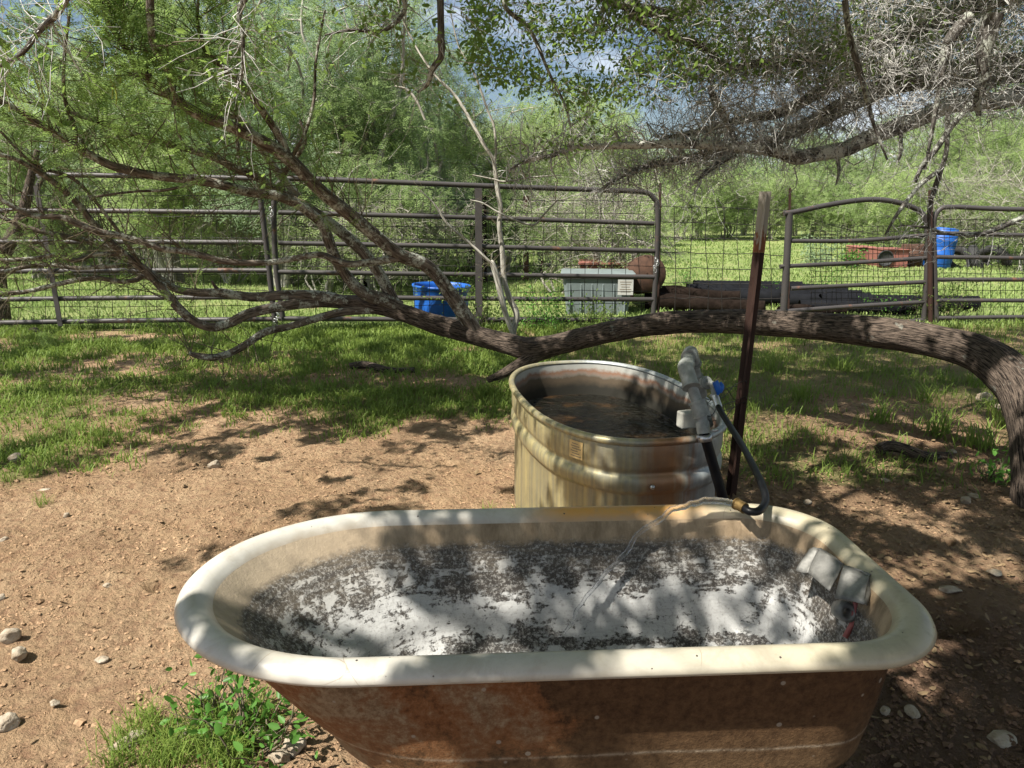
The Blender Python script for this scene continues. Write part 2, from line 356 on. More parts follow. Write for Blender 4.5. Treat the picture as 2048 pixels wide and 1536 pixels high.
def m_basin():
    m, nt = newmat('flaking_basin_enamel'); p = objc(nt); x, y, z = sep(nt, p)
    wob = noise(nt, vscale(nt, p, (3, 3, 6)), 1, 5, .6); wz = mth(nt, 'ADD', z, mth(nt, 'MULTIPLY', mth(nt, 'SUBTRACT', wob, .5), .09))
    flake = noise(nt, p, 38, 9, .68, .6); flake2 = noise(nt, p, 11, 9, .7); speck = noise(nt, p, 95, 5, .75)
    streak = noise(nt, vscale(nt, p, (9, 9, 110)), 1, 7, .72, .5); cell = voro(nt, p, 60)
    # chance of dark bare iron by height: high near the top band, low at the floor
    hz = ramp(nt, wz, [(.24, .43), (.27, .42), (.295, .53), (.32, .45), (.37, .42), (.41, .455), (.46, .51), (.50, .51), (.53, .56), (.58, .62)])
    st2 = noise(nt, vscale(nt, p, (9, 9, 60)), 1, 9, .7, .8); th = mth(nt, 'ADD', mth(nt, 'MULTIPLY', flake2, .36), mth(nt, 'ADD', mth(nt, 'MULTIPLY', flake, .34), mth(nt, 'MULTIPLY', st2, .30)))
    th = mth(nt, 'ADD', th, mth(nt, 'MULTIPLY', mth(nt, 'SUBTRACT', speck, .5), .15))
    d = mth(nt, 'SUBTRACT', hz, th)
    dark = ramp(nt, mth(nt, 'ADD', d, .5), [(.478, 0.), (.505, 1.)])
    white = mix(nt, ramp(nt, streak, [(.5, 0.), (.7, .45)]), (.42, .42, .41), (.22, .215, .205))
    white = mix(nt, ramp(nt, speck, [(.52, 0.), (.66, .7)]), white, (.2, .19, .18))
    iron = mix(nt, ramp(nt, noise(nt, p, 120, 5, .8), [(.50, 0.), (.60, 1.)]), (.045, .04, .036), (.30, .29, .27))
    top = ramp(nt, wz, [(.42, 0.), (.54, .7)])
    iron = mix(nt, mth(nt, 'MULTIPLY', top, ramp(nt, streak, [(.4, .7), (.6, .1)])), iron, (.21, .17, .12))
    white = mix(nt, mth(nt, 'MULTIPLY', top, .75), white, (.34, .30, .24))
    c = mix(nt, dark, white, iron)
    # beige stained enamel above the old water line
    cream = mix(nt, ramp(nt, noise(nt, vscale(nt, p, (22, 22, 6)), 1, 6, .7), [(.35, 0.), (.65, 1.)]), (.35, .26, .165), (.17, .12, .07))
    xe = ramp(nt, mth(nt, 'ADD', mth(nt, 'MULTIPLY', x, .5), .5), [(.1, 1.), (.4, 0.)])
    cream = mix(nt, mth(nt, 'MULTIPLY', xe, .6), cream, (.44, .38, .29))
    c = mix(nt, ramp(nt, mth(nt, 'ADD', z, mth(nt, 'MULTIPLY', mth(nt, 'SUBTRACT', th, .5), .10)), [(.538, 0.), (.556, 1.)]), c, cream)
    return finish(m, nt, c, .7, bump=mth(nt, 'ADD', mth(nt, 'MULTIPLY', dark, -.6), mth(nt, 'MULTIPLY', speck, .6)), bdist=.0025, spec=.3)
MAT['basin'] = m_basin()
def m_outer():
    m, nt = newmat('rusted_cast_iron'); p = objc(nt); x, y, z = sep(nt, p)
    a = noise(nt, p, 4.2, 7, .62, .6); f = noise(nt, p, 60, 6, .75); g2 = noise(nt, p, 160, 3, .7)
    c = mix(nt, ramp(nt, f, [(.3, 0.), (.7, 1.)]), (.036, .018, .009), (.115, .063, .03))
    xl = ramp(nt, mth(nt, 'ADD', mth(nt, 'MULTIPLY', x, .6), .55), [(.12, 1.), (.62, 0.)])
    am = mth(nt, 'ADD', mth(nt, 'ADD', mth(nt, 'MULTIPLY', a, .75), mth(nt, 'MULTIPLY', f, .25)), mth(nt, 'MULTIPLY', mth(nt, 'SUBTRACT', xl, .5), .22))
    am = mth(nt, 'SUBTRACT', am, ramp(nt, z, [(.55, 0.), (.6, .25)]))
    ds = mth(nt, 'ABSOLUTE', mth(nt, 'ADD', x, .28)); am = mth(nt, 'ADD', am, mth(nt, 'MULTIPLY', ramp(nt, ds, [(.05, 1.), (.42, 0.)]), .10))
    c = mix(nt, ramp(nt, am, [(.50, 0.), (.57, .75)]), c, mix(nt, f, (.15, .055, .02), (.23, .10, .04)))
    c = mix(nt, ramp(nt, am, [(.57, 0.), (.66, .75)]), c, mix(nt, ramp(nt, f, [(.35, 0.), (.65, 1.)]), (.10, .07, .04), (.27, .215, .14)))
    dust = ramp(nt, z, [(.18, 1.), (.46, 0.)])
    c = mix(nt, mth(nt, 'MULTIPLY', dust, ramp(nt, f, [(.35, .4), (.7, .85)])), c, (.24, .165, .09))
    sc = voro(nt, p, 19); c = mix(nt, ramp(nt, sc, [(.09, .9), (.12, 0.)]), c, (.26, .22, .17))
    wl = mth(nt, 'ABSOLUTE', mth(nt, 'SUBTRACT', mth(nt, 'ADD', z, mth(nt, 'MULTIPLY', a, .02)), .38))
    c = mix(nt, mth(nt, 'MULTIPLY', ramp(nt, wl, [(.0, .5), (.005, 0.)]), ramp(nt, f, [(.4, .2), (.55, 1.)])), c, (.42, .36, .27))
    return finish(m, nt, c, .8, bump=mth(nt, 'ADD', mth(nt, 'MULTIPLY', f, .6), mth(nt, 'MULTIPLY', g2, .5)), bdist=.003, spec=.12)
MAT['outer'] = m_outer()
def m_galv():
    m, nt = newmat('stained_galvanized_steel'); p = objc(nt); x, y, z = sep(nt, p)
    sp = voro(nt, p, 55); a = noise(nt, vscale(nt, p, (7, 7, .7)), 1, 5, .6); b = noise(nt, vscale(nt, p, (45, 45, 1.5)), 1, 4, .6)
    c = mix(nt, sp, (.25, .27, .27), (.36, .38, .37))
    c = mix(nt, ramp(nt, b, [(.45, 0.), (.7, .6)]), c, (.44, .46, .44))
    # yellow mineral stain to the left, brown run in the middle of the near end
    sx = mth(nt, 'ADD', x, mth(nt, 'MULTIPLY', mth(nt, 'SUBTRACT', a, .5), .35))
    yel = ramp(nt, mth(nt, 'ADD', sx, .5), [(.2, .8), (.55, .35), (.62, 0.)])
    c = mix(nt, yel, c, mix(nt, ramp(nt, b, [(.35, 0.), (.6, 1.)]), (.46, .37, .14), (.24, .20, .09)))
    br = ramp(nt, mth(nt, 'ADD', sx, .5), [(.36, 0.), (.45, .85), (.53, .9), (.58, .1), (.6, .7), (.63, 0.)])
    br = mth(nt, 'MULTIPLY', br, ramp(nt, y, [(.0, 1.), (.1, 0.)]))
    c = mix(nt, br, c, mix(nt, a, (.15, .055, .035), (.36, .18, .055)))
    dk = ramp(nt, noise(nt, p, 6, 5, .7), [(.5, 0.), (.75, .5)])
    c = mix(nt, dk, c, (.13, .12, .10))
    rough = mth(nt, 'ADD', mth(nt, 'MULTIPLY', sp, .2), .36)
    return finish(m, nt, c, rough, metal=.45, bump=mth(nt, 'ADD', noise(nt, p, 5, 3), mth(nt, 'MULTIPLY', b, .15)), bdist=.004, spec=.5)
MAT['galv'] = m_galv()
def m_galv_in():
    m, nt = newmat('tank_inner_steel'); p = objc(nt); x, y, z = sep(nt, p)
    a = noise(nt, p, 9, 6, .7); b = noise(nt, vscale(nt, p, (25, 25, 2)), 1, 4)
    wz = mth(nt, 'ADD', z, mth(nt, 'MULTIPLY', a, .07))
    c = mix(nt, b, (.30, .30, .27), (.42, .41, .37))
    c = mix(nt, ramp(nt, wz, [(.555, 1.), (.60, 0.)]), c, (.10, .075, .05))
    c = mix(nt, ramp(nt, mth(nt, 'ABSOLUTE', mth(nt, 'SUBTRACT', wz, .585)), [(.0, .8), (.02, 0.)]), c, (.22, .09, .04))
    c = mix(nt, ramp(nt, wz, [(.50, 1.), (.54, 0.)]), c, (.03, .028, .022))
    return finish(m, nt, c, .6, metal=.2, spec=.3)
MAT['galv_in'] = m_galv_in()
def m_water():
    m, nt = newmat('dark_tank_water'); p = objc(nt)
    c = mix(nt, ramp(nt, noise(nt, p, 5, 3), [(.5, 0.), (.7, 1.)]), (.010, .009, .006), (.07, .035, .012))
    b = mth(nt, 'ADD', noise(nt, vscale(nt, p, (14, 40, 1)), 1, 4, .6), mth(nt, 'MULTIPLY', noise(nt, p, 9, 2), 1.0))
    return finish(m, nt, c, .03, bump=b, bdist=.09, spec=.8)
MAT['water'] = m_water()
def m_jet():
    m, nt = newmat('running_water'); p = objc(nt)
    return finish(m, nt, (.97, .98, 1.), .02, bump=noise(nt, p, 160, 3, .7), bdist=.004, **{'Transmission Weight': 1.0, 'IOR': 1.33})
MAT['jet'] = m_jet()
def m_ground():
    m, nt = newmat('soil'); p = geop(nt); gr = attr(nt, 'grassy'); far = attr(nt, 'far')
    a = noise(nt, p, 1.6, 6, .6); b = noise(nt, p, 22, 7, .7); c3 = noise(nt, p, 110, 5, .75)
    c = mix(nt, ramp(nt, a, [(.3, 0.), (.7, 1.)]), (.34, .218, .122), (.51, .36, .222))
    c = mix(nt, ramp(nt, b, [(.35, 1.), (.55, 0.)]), c, (.29, .175, .105))
    c = mix(nt, ramp(nt, c3, [(.6, 0.), (.75, .5)]), c, (.60, .45, .31))
    c = mix(nt, ramp(nt, noise(nt, p, 2.3, 7, .72, .4), [(.50, 0.), (.64, .5)]), c, (.21, .135, .08))
    c = mix(nt, attr(nt, 'damp'), c, (.115, .07, .047))
    gc = mix(nt, noise(nt, p, 8, 6, .7), (.10, .12, .035), (.26, .24, .10))
    c = mix(nt, ramp(nt, mth(nt, 'ADD', gr, mth(nt, 'MULTIPLY', mth(nt, 'SUBTRACT', b, .5), .5)), [(.35, 0.), (.8, .85)]), c, gc)
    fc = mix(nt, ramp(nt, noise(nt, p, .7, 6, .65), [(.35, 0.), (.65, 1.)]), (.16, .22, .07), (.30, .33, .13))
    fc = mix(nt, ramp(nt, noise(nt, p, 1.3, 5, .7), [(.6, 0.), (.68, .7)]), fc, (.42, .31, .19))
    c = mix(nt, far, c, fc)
    vc = voro(nt, p, 45)
    h = mth(nt, 'ADD', mth(nt, 'MULTIPLY', b, 1.2), mth(nt, 'ADD', mth(nt, 'MULTIPLY', c3, .35), mth(nt, 'MULTIPLY', vc, -.25)))
    return finish(m, nt, c, .95, bump=h, bdist=.05, spec=.15)
MAT['soil'] = m_ground()
MAT['clod_damp'] = m_plain('damp_soil_clod', (.12, .075, .05), .9, var=.35, scale=3, spec=.1)
MAT['clod'] = m_plain('soil_clod', (.29, .19, .115), .95, var=.3, scale=3, spec=.1)

# ------------------------------------------------------------ ground
FENCE = lambda x: 8.05 + .28 * np.clip((x + 2.6) / 4.3, 0, 4)
def grassy(x, y):
    """grass cover 0..1 this side of the fence"""
    n = fbm(x * 1.1 + 5, y * 1.4, 3, 4) - .5
    left = sstep(3.6, 4.9, y + 2.2 * n + .25 * np.sin(x * 1.7))
    right = sstep(3.2, 4.1, y + 1.5 * n) * (.55 + 1.8 * np.clip(n + .15, 0, .5))
    d = np.where(x < .4, left * np.clip(.72 + 3.0 * n, .04, 1), right)
    d = d * (1 - .7 * np.exp(-((x - 2.6) / .6) ** 2 - ((y - 4.6) / .7) ** 2))
    spots = .6 * np.exp(-((x + .85) / .18) ** 2 - ((y - 1.6) / .12) ** 2) + .7 * np.exp(-((x + 2.75) / .5) ** 2 - ((y - 4.0) / .6) ** 2) \
        + .9 * np.exp(-((x + .02) / .12) ** 2 - ((y - 2.85) / .16) ** 2)
    return np.clip(d + spots, 0, 1)
_pr = np.random.default_rng(5); PITS = np.column_stack([_pr.uniform(-2.6, 3.0, 120), _pr.uniform(1.3, 4.6, 120), _pr.uniform(.03, .065, 120), _pr.uniform(.008, .022, 120)])
def gz(x, y):
    x = np.asarray(x, float); y = np.asarray(y, float)
    near = 1 - sstep(5, 9, np.abs(y - 2) + np.abs(x) * .4)
    pit = 0 * x
    for px_, py_, pr_, pd_ in PITS:      # trampled hoof hollows with a low raised edge
        d2 = ((x - px_) ** 2 + ((y - py_) * 1.15) ** 2) / pr_ ** 2; pit = pit + np.where(d2 < 9, pd_ * (-1.3 * np.exp(-d2 ** 2) + .9 * np.exp(-(np.sqrt(d2) - 1.35) ** 2 * 9)), 0)
    return pit + .035 * (fbm(x * .9, y * .9, 11, 3) - .5) + near * (.05 * (fbm(x * 6, y * 6, 21, 4, .55) - .5) + .022 * (fbm(x * 26, y * 26, 31, 3, .6) - .5))
def axis(a, b, d, lim, gf=1.22):
    c = list(np.arange(a, b, d)); s = d; x = c[-1]
    while x < lim[1]: s *= gf; x += s; c.append(x)
    s = d; x = c[0]; pre = []
    while x > lim[0]: s *= gf; x -= s; pre.append(x)
    return np.array(pre[::-1] + c)
xs = axis(-2.6, 2.9, .022, (-400, 400), 1.10); ys = np.concatenate([[-40, -20, -8, -4, -2, -1, -.3, .3, .7], np.arange(.9, 4.6, .022), axis(4.6, 9, .06, (4.6, 700), 1.12)[1:]])
X, Y = np.meshgrid(xs, ys); Z = gz(X, Y)
g = G(); nx = len(xs); ny = len(ys)
i = np.arange(ny - 1)[:, None] * nx; j = np.arange(nx - 1)[None]
g.add(np.stack([X, Y, Z], -1).reshape(-1, 3), np.stack([i + j, i + j + 1, i + nx + j + 1, i + nx + j], -1).reshape(-1, 4))
ground = g.obj('ground', MAT['soil']); tag(ground, 'bare sandy brown soil giving way to grass around the tub', 'ground', kind='structure')
xf, yf = X.ravel(), Y.ravel()
fenceY = FENCE(xf)
dark_soil = np.clip(sstep(.6, 1.2, xf) * (1 - sstep(1.7, 2.5, yf + .5 * (fbm(xf * 2, yf * 2, 5) - .5))) + .35 * sstep(.5, 1.3, xf) * (1 - sstep(4, 6, yf)), 0, 1) * .85  # soil tone darker to the right, strongest close by
for nm, arr in (('grassy', grassy(xf, yf)), ('far', sstep(-.3, .8, yf - fenceY)), ('damp', dark_soil)):
    a = ground.data.attributes.new(nm, 'FLOAT', 'POINT'); a.data.foreach_set('value', arr.astype(np.float32))

# grass blades this side
def blades(g, x, y, h, wd, lean=.5):
    n = len(x); P = np.stack([x, y, gz(x, y) - .004], 1)
    a = rng.random(n) * 6.283; D = np.stack([np.cos(a), np.sin(a), 0 * a], 1)
    b = a + 1.57 + rng.normal(size=n) * .4; S = np.stack([np.cos(b), np.sin(b), 0 * b], 1) * (wd / 2)[:, None]
    l = (lean * (.3 + rng.random(n)))[:, None] * h[:, None]; hz = h[:, None] * np.array([0, 0, 1.])
    M1 = P + D * l * .25 + hz * .5; M2 = P + D * l * .65 + hz * .85; T = P + D * l * 1.15 + hz * (.95 - .25 * rng.random(n))[:, None]
    V = np.stack([P - S, P + S, M1 - S * .85, M1 + S * .85, M2 - S * .55, M2 + S * .55, T], 1)
    o = np.arange(n)[:, None] * 7
    g.add(V.reshape(-1, 3), np.concatenate([o + np.array([[0, 1, 3, 2]]), o + np.array([[2, 3, 5, 4]])]))
    g.add(V[:, 4:7].reshape(-1, 3), np.arange(n * 3).reshape(-1, 3))
def clumped(n, x0, x1, y0, y1, dens, per, spread):
    m = n // per; cx = rng.uniform(x0, x1, m * 4); cy = rng.uniform(y0, y1, m * 4)
    k = rng.random(m * 4) < dens(cx, cy); cx, cy = cx[k][:m], cy[k][:m]
    x = np.repeat(cx, per) + rng.normal(size=len(cx) * per) * spread; y = np.repeat(cy, per) + rng.normal(size=len(cx) * per) * spread
    sc = np.repeat(.6 + .8 * rng.random(len(cx)), per)
    return x, y, sc
g = G()
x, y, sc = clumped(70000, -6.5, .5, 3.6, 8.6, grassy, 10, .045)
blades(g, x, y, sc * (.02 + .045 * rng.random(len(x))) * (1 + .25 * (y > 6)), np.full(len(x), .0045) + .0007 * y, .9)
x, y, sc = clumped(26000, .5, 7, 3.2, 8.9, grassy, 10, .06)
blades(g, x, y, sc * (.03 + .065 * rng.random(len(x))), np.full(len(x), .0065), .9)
k = 40; cx = np.concatenate([rng.uniform(-1.05, -.68, 46), rng.uniform(-.15, .12, 20), rng.uniform(-3, -2.2, 26)]); cy = np.concatenate([rng.uniform(1.5, 1.74, 46), rng.uniform(2.6, 3.1, 20), rng.uniform(3.2, 4.6, 26)])
x = np.repeat(cx, k) + rng.normal(size=len(cx) * k) * .02; y = np.repeat(cy, k) + rng.normal(size=len(cx) * k) * .02
blades(g, x, y, .03 + .06 * rng.random(len(x)), np.full(len(x), .003), .8)
for (px, py, n_, h_) in ((1880, 870, 60, .22), (1960, 900, 70, .2), (1850, 800, 50, .2), (1600, 800, 60, .18), (1760, 845, 50, .18), (1690, 740, 50, .2), (560, 640, 50, .2), (320, 700, 40, .16), (620, 700, 40, .16), (985, 790, 50, .14), (2010, 850, 60, .25), (1540, 740, 50, .2)):
    p = atz(px, py); x = p.x + rng.normal(size=n_) * .05; y = p.y + rng.normal(size=n_) * .05
    blades(g, x, y, h_ * (.5 + .5 * rng.random(n_)), np.full(n_, .008), .9)
tag(g.obj('grass', MAT['grass']), 'short green grass growing in clumps between the tub and the pipe fence', 'grass', kind='stuff')
# sunlit field beyond
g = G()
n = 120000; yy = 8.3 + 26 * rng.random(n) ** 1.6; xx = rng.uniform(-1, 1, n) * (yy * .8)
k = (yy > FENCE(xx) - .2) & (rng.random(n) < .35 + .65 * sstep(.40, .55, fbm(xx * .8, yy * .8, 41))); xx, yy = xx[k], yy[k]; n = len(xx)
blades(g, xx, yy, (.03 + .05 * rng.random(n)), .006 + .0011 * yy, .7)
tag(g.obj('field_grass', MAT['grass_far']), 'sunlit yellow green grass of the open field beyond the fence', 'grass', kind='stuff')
# leaf litter on the shaded right side and grass edge
g = G(); n = 9000
x = np.concatenate([rng.uniform(.9, 3.4, 5200), rng.uniform(-3, 4, 3800)]); y = np.concatenate([rng.uniform(1.2, 4.2, 5200), rng.uniform(3.4, 8.2, 3800)])
k = rng.random(len(x)) < (sstep(.35, .6, fbm(x * 2, y * 2, 51)) + .25) * (.3 + .7 * sstep(1.8, 2.8, y)); x, y = x[k], y[k]; n = len(x)
P = np.stack([x, y, gz(x, y) + .004 + .008 * rng.random(n)], 1); D = rdir(n); D[:, 2] *= .25; D = unit(D)
S = unit(np.cross(D, np.array([0, 0, 1.]) + rng.normal(size=(n, 3)) * .35)); L = .012 + .028 * rng.random(n) ** 1.5
ovals(g, P, D, S, L, L * .5)
n = 500; x = rng.uniform(-3, 0, n); y = rng.uniform(1.4, 4, n); P = np.stack([x, y, gz(x, y) + .004], 1); D = rdir(n); D[:, 2] *= .2; D = unit(D)
ovals(g, P, D, unit(np.cross(D, np.array([0, 0, 1.]) + rng.normal(size=(n, 3)) * .4)), .012 + .02 * rng.random(n), .009)
tag(g.obj('leaf_litter', MAT['dry_leaf']), 'dry brown fallen leaves scattered over the shaded soil', 'leaves', kind='stuff')
# soil clods and small pebbles
def lumps(g, x, y, r, seed=0, sink=.3):
    base = np.array([(1, 0, 0), (-1, 0, 0), (0, 1, 0), (0, -1, 0), (0, 0, 1), (.6, .6, .5), (-.6, .6, .45), (.6, -.6, .4), (-.6, -.6, .55), (0, 0, -.6)], float)
    tri = np.array([(4, 0, 5), (4, 5, 2), (4, 2, 6), (4, 6, 1), (4, 1, 8), (4, 8, 3), (4, 3, 7), (4, 7, 0), (0, 9, 2), (2, 9, 1), (1, 9, 3), (3, 9, 0), (0, 2, 5), (2, 1, 6), (1, 3, 8), (3, 0, 7)])
    n = len(x); a = rng.random(n) * 6.28; c, s_ = np.cos(a)[:, None], np.sin(a)[:, None]
    J = base[None] * (1 + rng.normal(size=(n, 10, 1)) * .22) * np.stack([.7 + .8 * rng.random(n), .7 + .6 * rng.random(n), .45 + .4 * rng.random(n)], 1)[:, None]
    Vx = J[..., 0] * c - J[..., 1] * s_; Vy = J[..., 0] * s_ + J[..., 1] * c
    V = np.stack([Vx, Vy, J[..., 2]], -1) * r[:, None, None] + np.stack([x, y, gz(x, y) + r * sink * .5], 1)[:, None]
    g.add(V.reshape(-1, 3), (np.arange(n)[:, None, None] * 10 + tri[None]).reshape(-1, 3))
g = G(); n = 60000; yy = 1.1 + 3.6 * rng.random(n) ** 1.2; xx = rng.uniform(-1, 1, n) * (yy * .85 + .3)
k = rng.random(n) < sstep(.38, .62, fbm(xx * 3, yy * 3, 61)) + .12; xx, yy = xx[k], yy[k]; dm = sstep(.55, 1.1, xx + .3 * (fbm(xx * 3, yy * 3, 66) - .5)) * (1 - sstep(2.0, 3.2, yy)) > .35; rr_ = .0025 + .006 * rng.random(len(xx)) ** 4
lumps(g, xx[~dm], yy[~dm], rr_[~dm])
tag(g.obj('soil_clods', MAT['clod'], smooth=False), 'loose crumbs and clods of dry soil over the bare ground', 'soil', kind='stuff')
g = G(); lumps(g, xx[dm], yy[dm], rr_[dm] * 1.3); tag(g.obj('damp_clods', MAT['clod_damp'], smooth=False), 'dark damp crumbs of soil right of the bathtub', 'soil', kind='stuff')
g = G(); n = 230; yy = 1.2 + 4 * rng.random(n); xx = rng.uniform(-1, 1, n) * (yy * .8 + .2)
lumps(g, xx, yy, .005 + .011 * rng.random(n) ** 2)
tag(g.obj('pebbles', MAT['clod'], smooth=False), 'tiny pale pebbles strewn over the soil', 'pebbles', kind='stuff')

# ------------------------------------------------------------ bathtub
TC = Vector((.063, 1.430, 0)); TR = R(2.9)
def outline(xl, xr, hw, rl, rr):
    """closed plan outline: half round left end (rl long), rounded corners rr at the right end"""
    p = []
    for k in range(61): a = R(90) + math.pi * k / 60; p.append((xl + rl + rl * math.cos(a), hw * math.sin(a)))
    for k in range(1, 40): t = k / 40; p.append((xl + rl + (xr - rr - xl - rl) * t, -hw))
    for k in range(21): a = R(-90) + R(90) * k / 20; p.append((xr - rr + rr * math.cos(a), -hw + rr + rr * math.sin(a)))
    for k in range(1, 8): t = k / 8; p.append((xr, -hw + rr + (2 * hw - 2 * rr) * t))
    for k in range(21): a = R(90) * k / 20; p.append((xr - rr + rr * math.cos(a), hw - rr + rr * math.sin(a)))
    for k in range(1, 40): t = k / 40; p.append((xr - rr + (xl + rl - xr + rr) * t, hw))
    return np.array(p)
def loft(g, levels, close=True):
    """levels: (inset, extra inset at the left end, z)"""
    R_ = []
    for d, e, z in levels:
        o = outline(-.775 + d + e, .775 - d, .350 - d, max(.30, .42 - d) , max(.20 - .45 * d, .08)); R_.append(np.column_stack([o, np.full(len(o), z)]))
    n = len(R_[0]); m = len(R_); V = np.concatenate(R_)
    i = np.arange(m - 1)[:, None] * n; j = np.arange(n)[None]; k = (j + 1) % n
    g.add(V, np.stack([i + j, i + k, i + n + k, i + n + j], -1).reshape(-1, 4))
    return R_
def fill(g, ring, z, dz=0):
    c = ring.mean(0); n = len(ring); prev = ring
    for s_ in (.8, .55, .3, .1):
        cur = (ring - c) * s_ + c; cur[:, 2] = z + dz * (1 - s_)
        V = np.concatenate([prev, cur]); j = np.arange(n); k = (j + 1) % n
        g.add(V, np.stack([j, k, n + k, n + j], -1)); prev = cur
    g.add(prev, [list(range(n))])
tub = empty('bathtub', TC, TR, label='long old cast iron bathtub with worn white enamel rim and rusty brown outside', cat='bathtub')
g = G()
lev = [(.052, .0, .604)]
for k in range(1, 13):
    t = k / 12; z = .604 - .28 * t; lev.append((.052 + .012 * t + .02 * t * t, .20 * t ** 1.1, z))
for k in range(1, 9):
    a = R(90) * k / 8; lev.append((.084 + .10 * (1 - math.cos(a)) , .20 + .06 * (1 - math.cos(a)), .324 - .08 * math.sin(a)))
Rg = loft(g, lev); fill(g, Rg[-1], .241)
g.obj('outer_wall', MAT['outer'], tub)
g = G()
rim = [(.046, 0, .598), (.03, 0, .590), (.014, 0, .588), (.003, 0, .593), (.0, 0, .601), (.004, 0, .610), (.013, 0, .618), (.025, 0, .6235), (.037, 0, .6245), (.048, .002, .621), (.057, .005, .612), (.064, .009, .598)]
Rg = loft(g, rim); ro = g.obj('rim', MAT['rim'], tub)
ia = np.repeat([r[0] > .045 for r in rim], len(Rg[0])).astype(np.float32)
a_ = ro.data.attributes.new('inner', 'FLOAT', 'POINT'); a_.data.foreach_set('value', ia)
g = G()
lev = [(.064, .009, .598)]
for k in range(1, 15):
    t = k / 14; z = .598 - .23 * t; lev.append((.064 + .034 * t ** .7 + .022 * t ** 2, .009 + .215 * t ** 1.15, z))
for k in range(1, 11):
    a = R(90) * k / 10; lev.append((.120 + .14 * (1 - math.cos(a)), .224 + .05 * (1 - math.cos(a)), .368 - .108 * math.sin(a)))
Rg = loft(g, lev); fill(g, Rg[-1], .258, -.004)
g.obj('basin', MAT['basin'], tub)
TM = Matrix.Translation(TC) @ Matrix.Rotation(TR, 4, 'Z')
def tubw(x, y, z): return TM @ Vector((x, y, z))

# sheet metal cover over the float valve at the drain end
vc = empty('valve_cover', tubw(.60, .10, .40), TR + R(-32), label='bent grey sheet metal cover hanging inside the right end of the bathtub', cat='metal cover')
def plate(g, quad, th=.003):
    a, b, c, d = [np.array(q, float) for q in quad]; n = np.cross(b - a, d - a); n = n / np.linalg.norm(n) * th
    rows = 7
    V = []
    for off in (0, 1):
        for u in range(rows):
            for v in range(rows):
                s_, t = u / (rows - 1), v / (rows - 1)
                p = a * (1 - s_) * (1 - t) + b * s_ * (1 - t) + c * s_ * t + d * (1 - s_) * t
                V.append(p + n * off + n * .9 * math.sin(s_ * 5 + t * 4 + a[0] * 30))
    V = np.array(V); m = rows * rows; Fq = []
    for u in range(rows - 1):
        for v in range(rows - 1):
            k = u * rows + v; Fq.append((k, k + 1, k + rows + 1, k + rows)); Fq.append((m + k, m + k + rows, m + k + rows + 1, m + k + 1))
    bd = [k for k in range(rows)] + [k * rows + rows - 1 for k in range(1, rows)] + [(rows - 1) * rows + k for k in range(rows - 2, -1, -1)] + [k * rows for k in range(rows - 2, 0, -1)]
    for k in range(len(bd)): p, q = bd[k], bd[(k + 1) % len(bd)]; Fq.append((p, m + p, m + q, q))
    g.add(V, np.array(Fq))
VI = vc.matrix_basis.inverted() if False else (Matrix.Translation(vc.location) @ Matrix.Rotation(vc.rotation_euler.z, 4, 'Z')).inverted()
def vl(u, v, Y): return tuple(VI @ at(u, v, Y))
# corner points read off the photograph at real depths just inside the drain end
A0 = at(1636, 1096, 1.55); A1 = at(1684, 1128, 1.475); A2 = at(1740, 1148, 1.445)
B0 = at(1616, 1146, 1.52); B1 = at(1660, 1183, 1.43)
g = G(); L_ = lambda v_: tuple(VI @ v_)
off = Vector((.022, .016, -.014))
plate(g, [L_(A0), L_(A1 + Vector((0, 0, 0))), L_(B1), L_(B0)]); plate(g, [L_(A0 + off), L_(A1 + off), L_(A1), L_(A0)])
C0 = A0 + Vector((-.012, .022, -.01)); D0 = B0 + Vector((-.02, .02, -.005)); plate(g, [L_(C0), L_(A0), L_(B0), L_(D0)])
g.obj('cover_plate', MAT['sheet'], vc)
g = G(); E1 = at(1688, 1130, 1.455); E2 = at(1738, 1148, 1.405); F2 = at(1727, 1208, 1.345); F1 = at(1668, 1194, 1.40)
plate(g, [L_(E1), L_(E2), L_(F2), L_(F1)]); plate(g, [L_(E1 + off), L_(E2 + off), L_(E2), L_(E1)]); plate(g, [L_(E2), L_(E2 + off), L_(F2 + off), L_(F2)])
g.obj('bent_flap', MAT['sheet'], vc)
vl_o = empty('float_valve', at(1690, 1225, 1.42), label='small pipe fitting with faded red arm under the metal cover', cat='valve')
VO = vl_o.location
g = G(); c = at(1688, 1222, 1.42) - VO; g.lathe([(.012, -.02), (.021, -.02), (.023, 0), (.021, .02), (.012, .022), (.010, -.02)], 20, c, Matrix.Rotation(R(70), 3, 'X'))
g.obj('outlet', MAT['sheet'], vl_o)
g = G(); g.tube([at(1712, 1205, 1.41) - VO, at(1706, 1245, 1.40) - VO, at(1690, 1275, 1.39) - VO], .006, 8); g.obj('arm', MAT['handle_red'], vl_o)

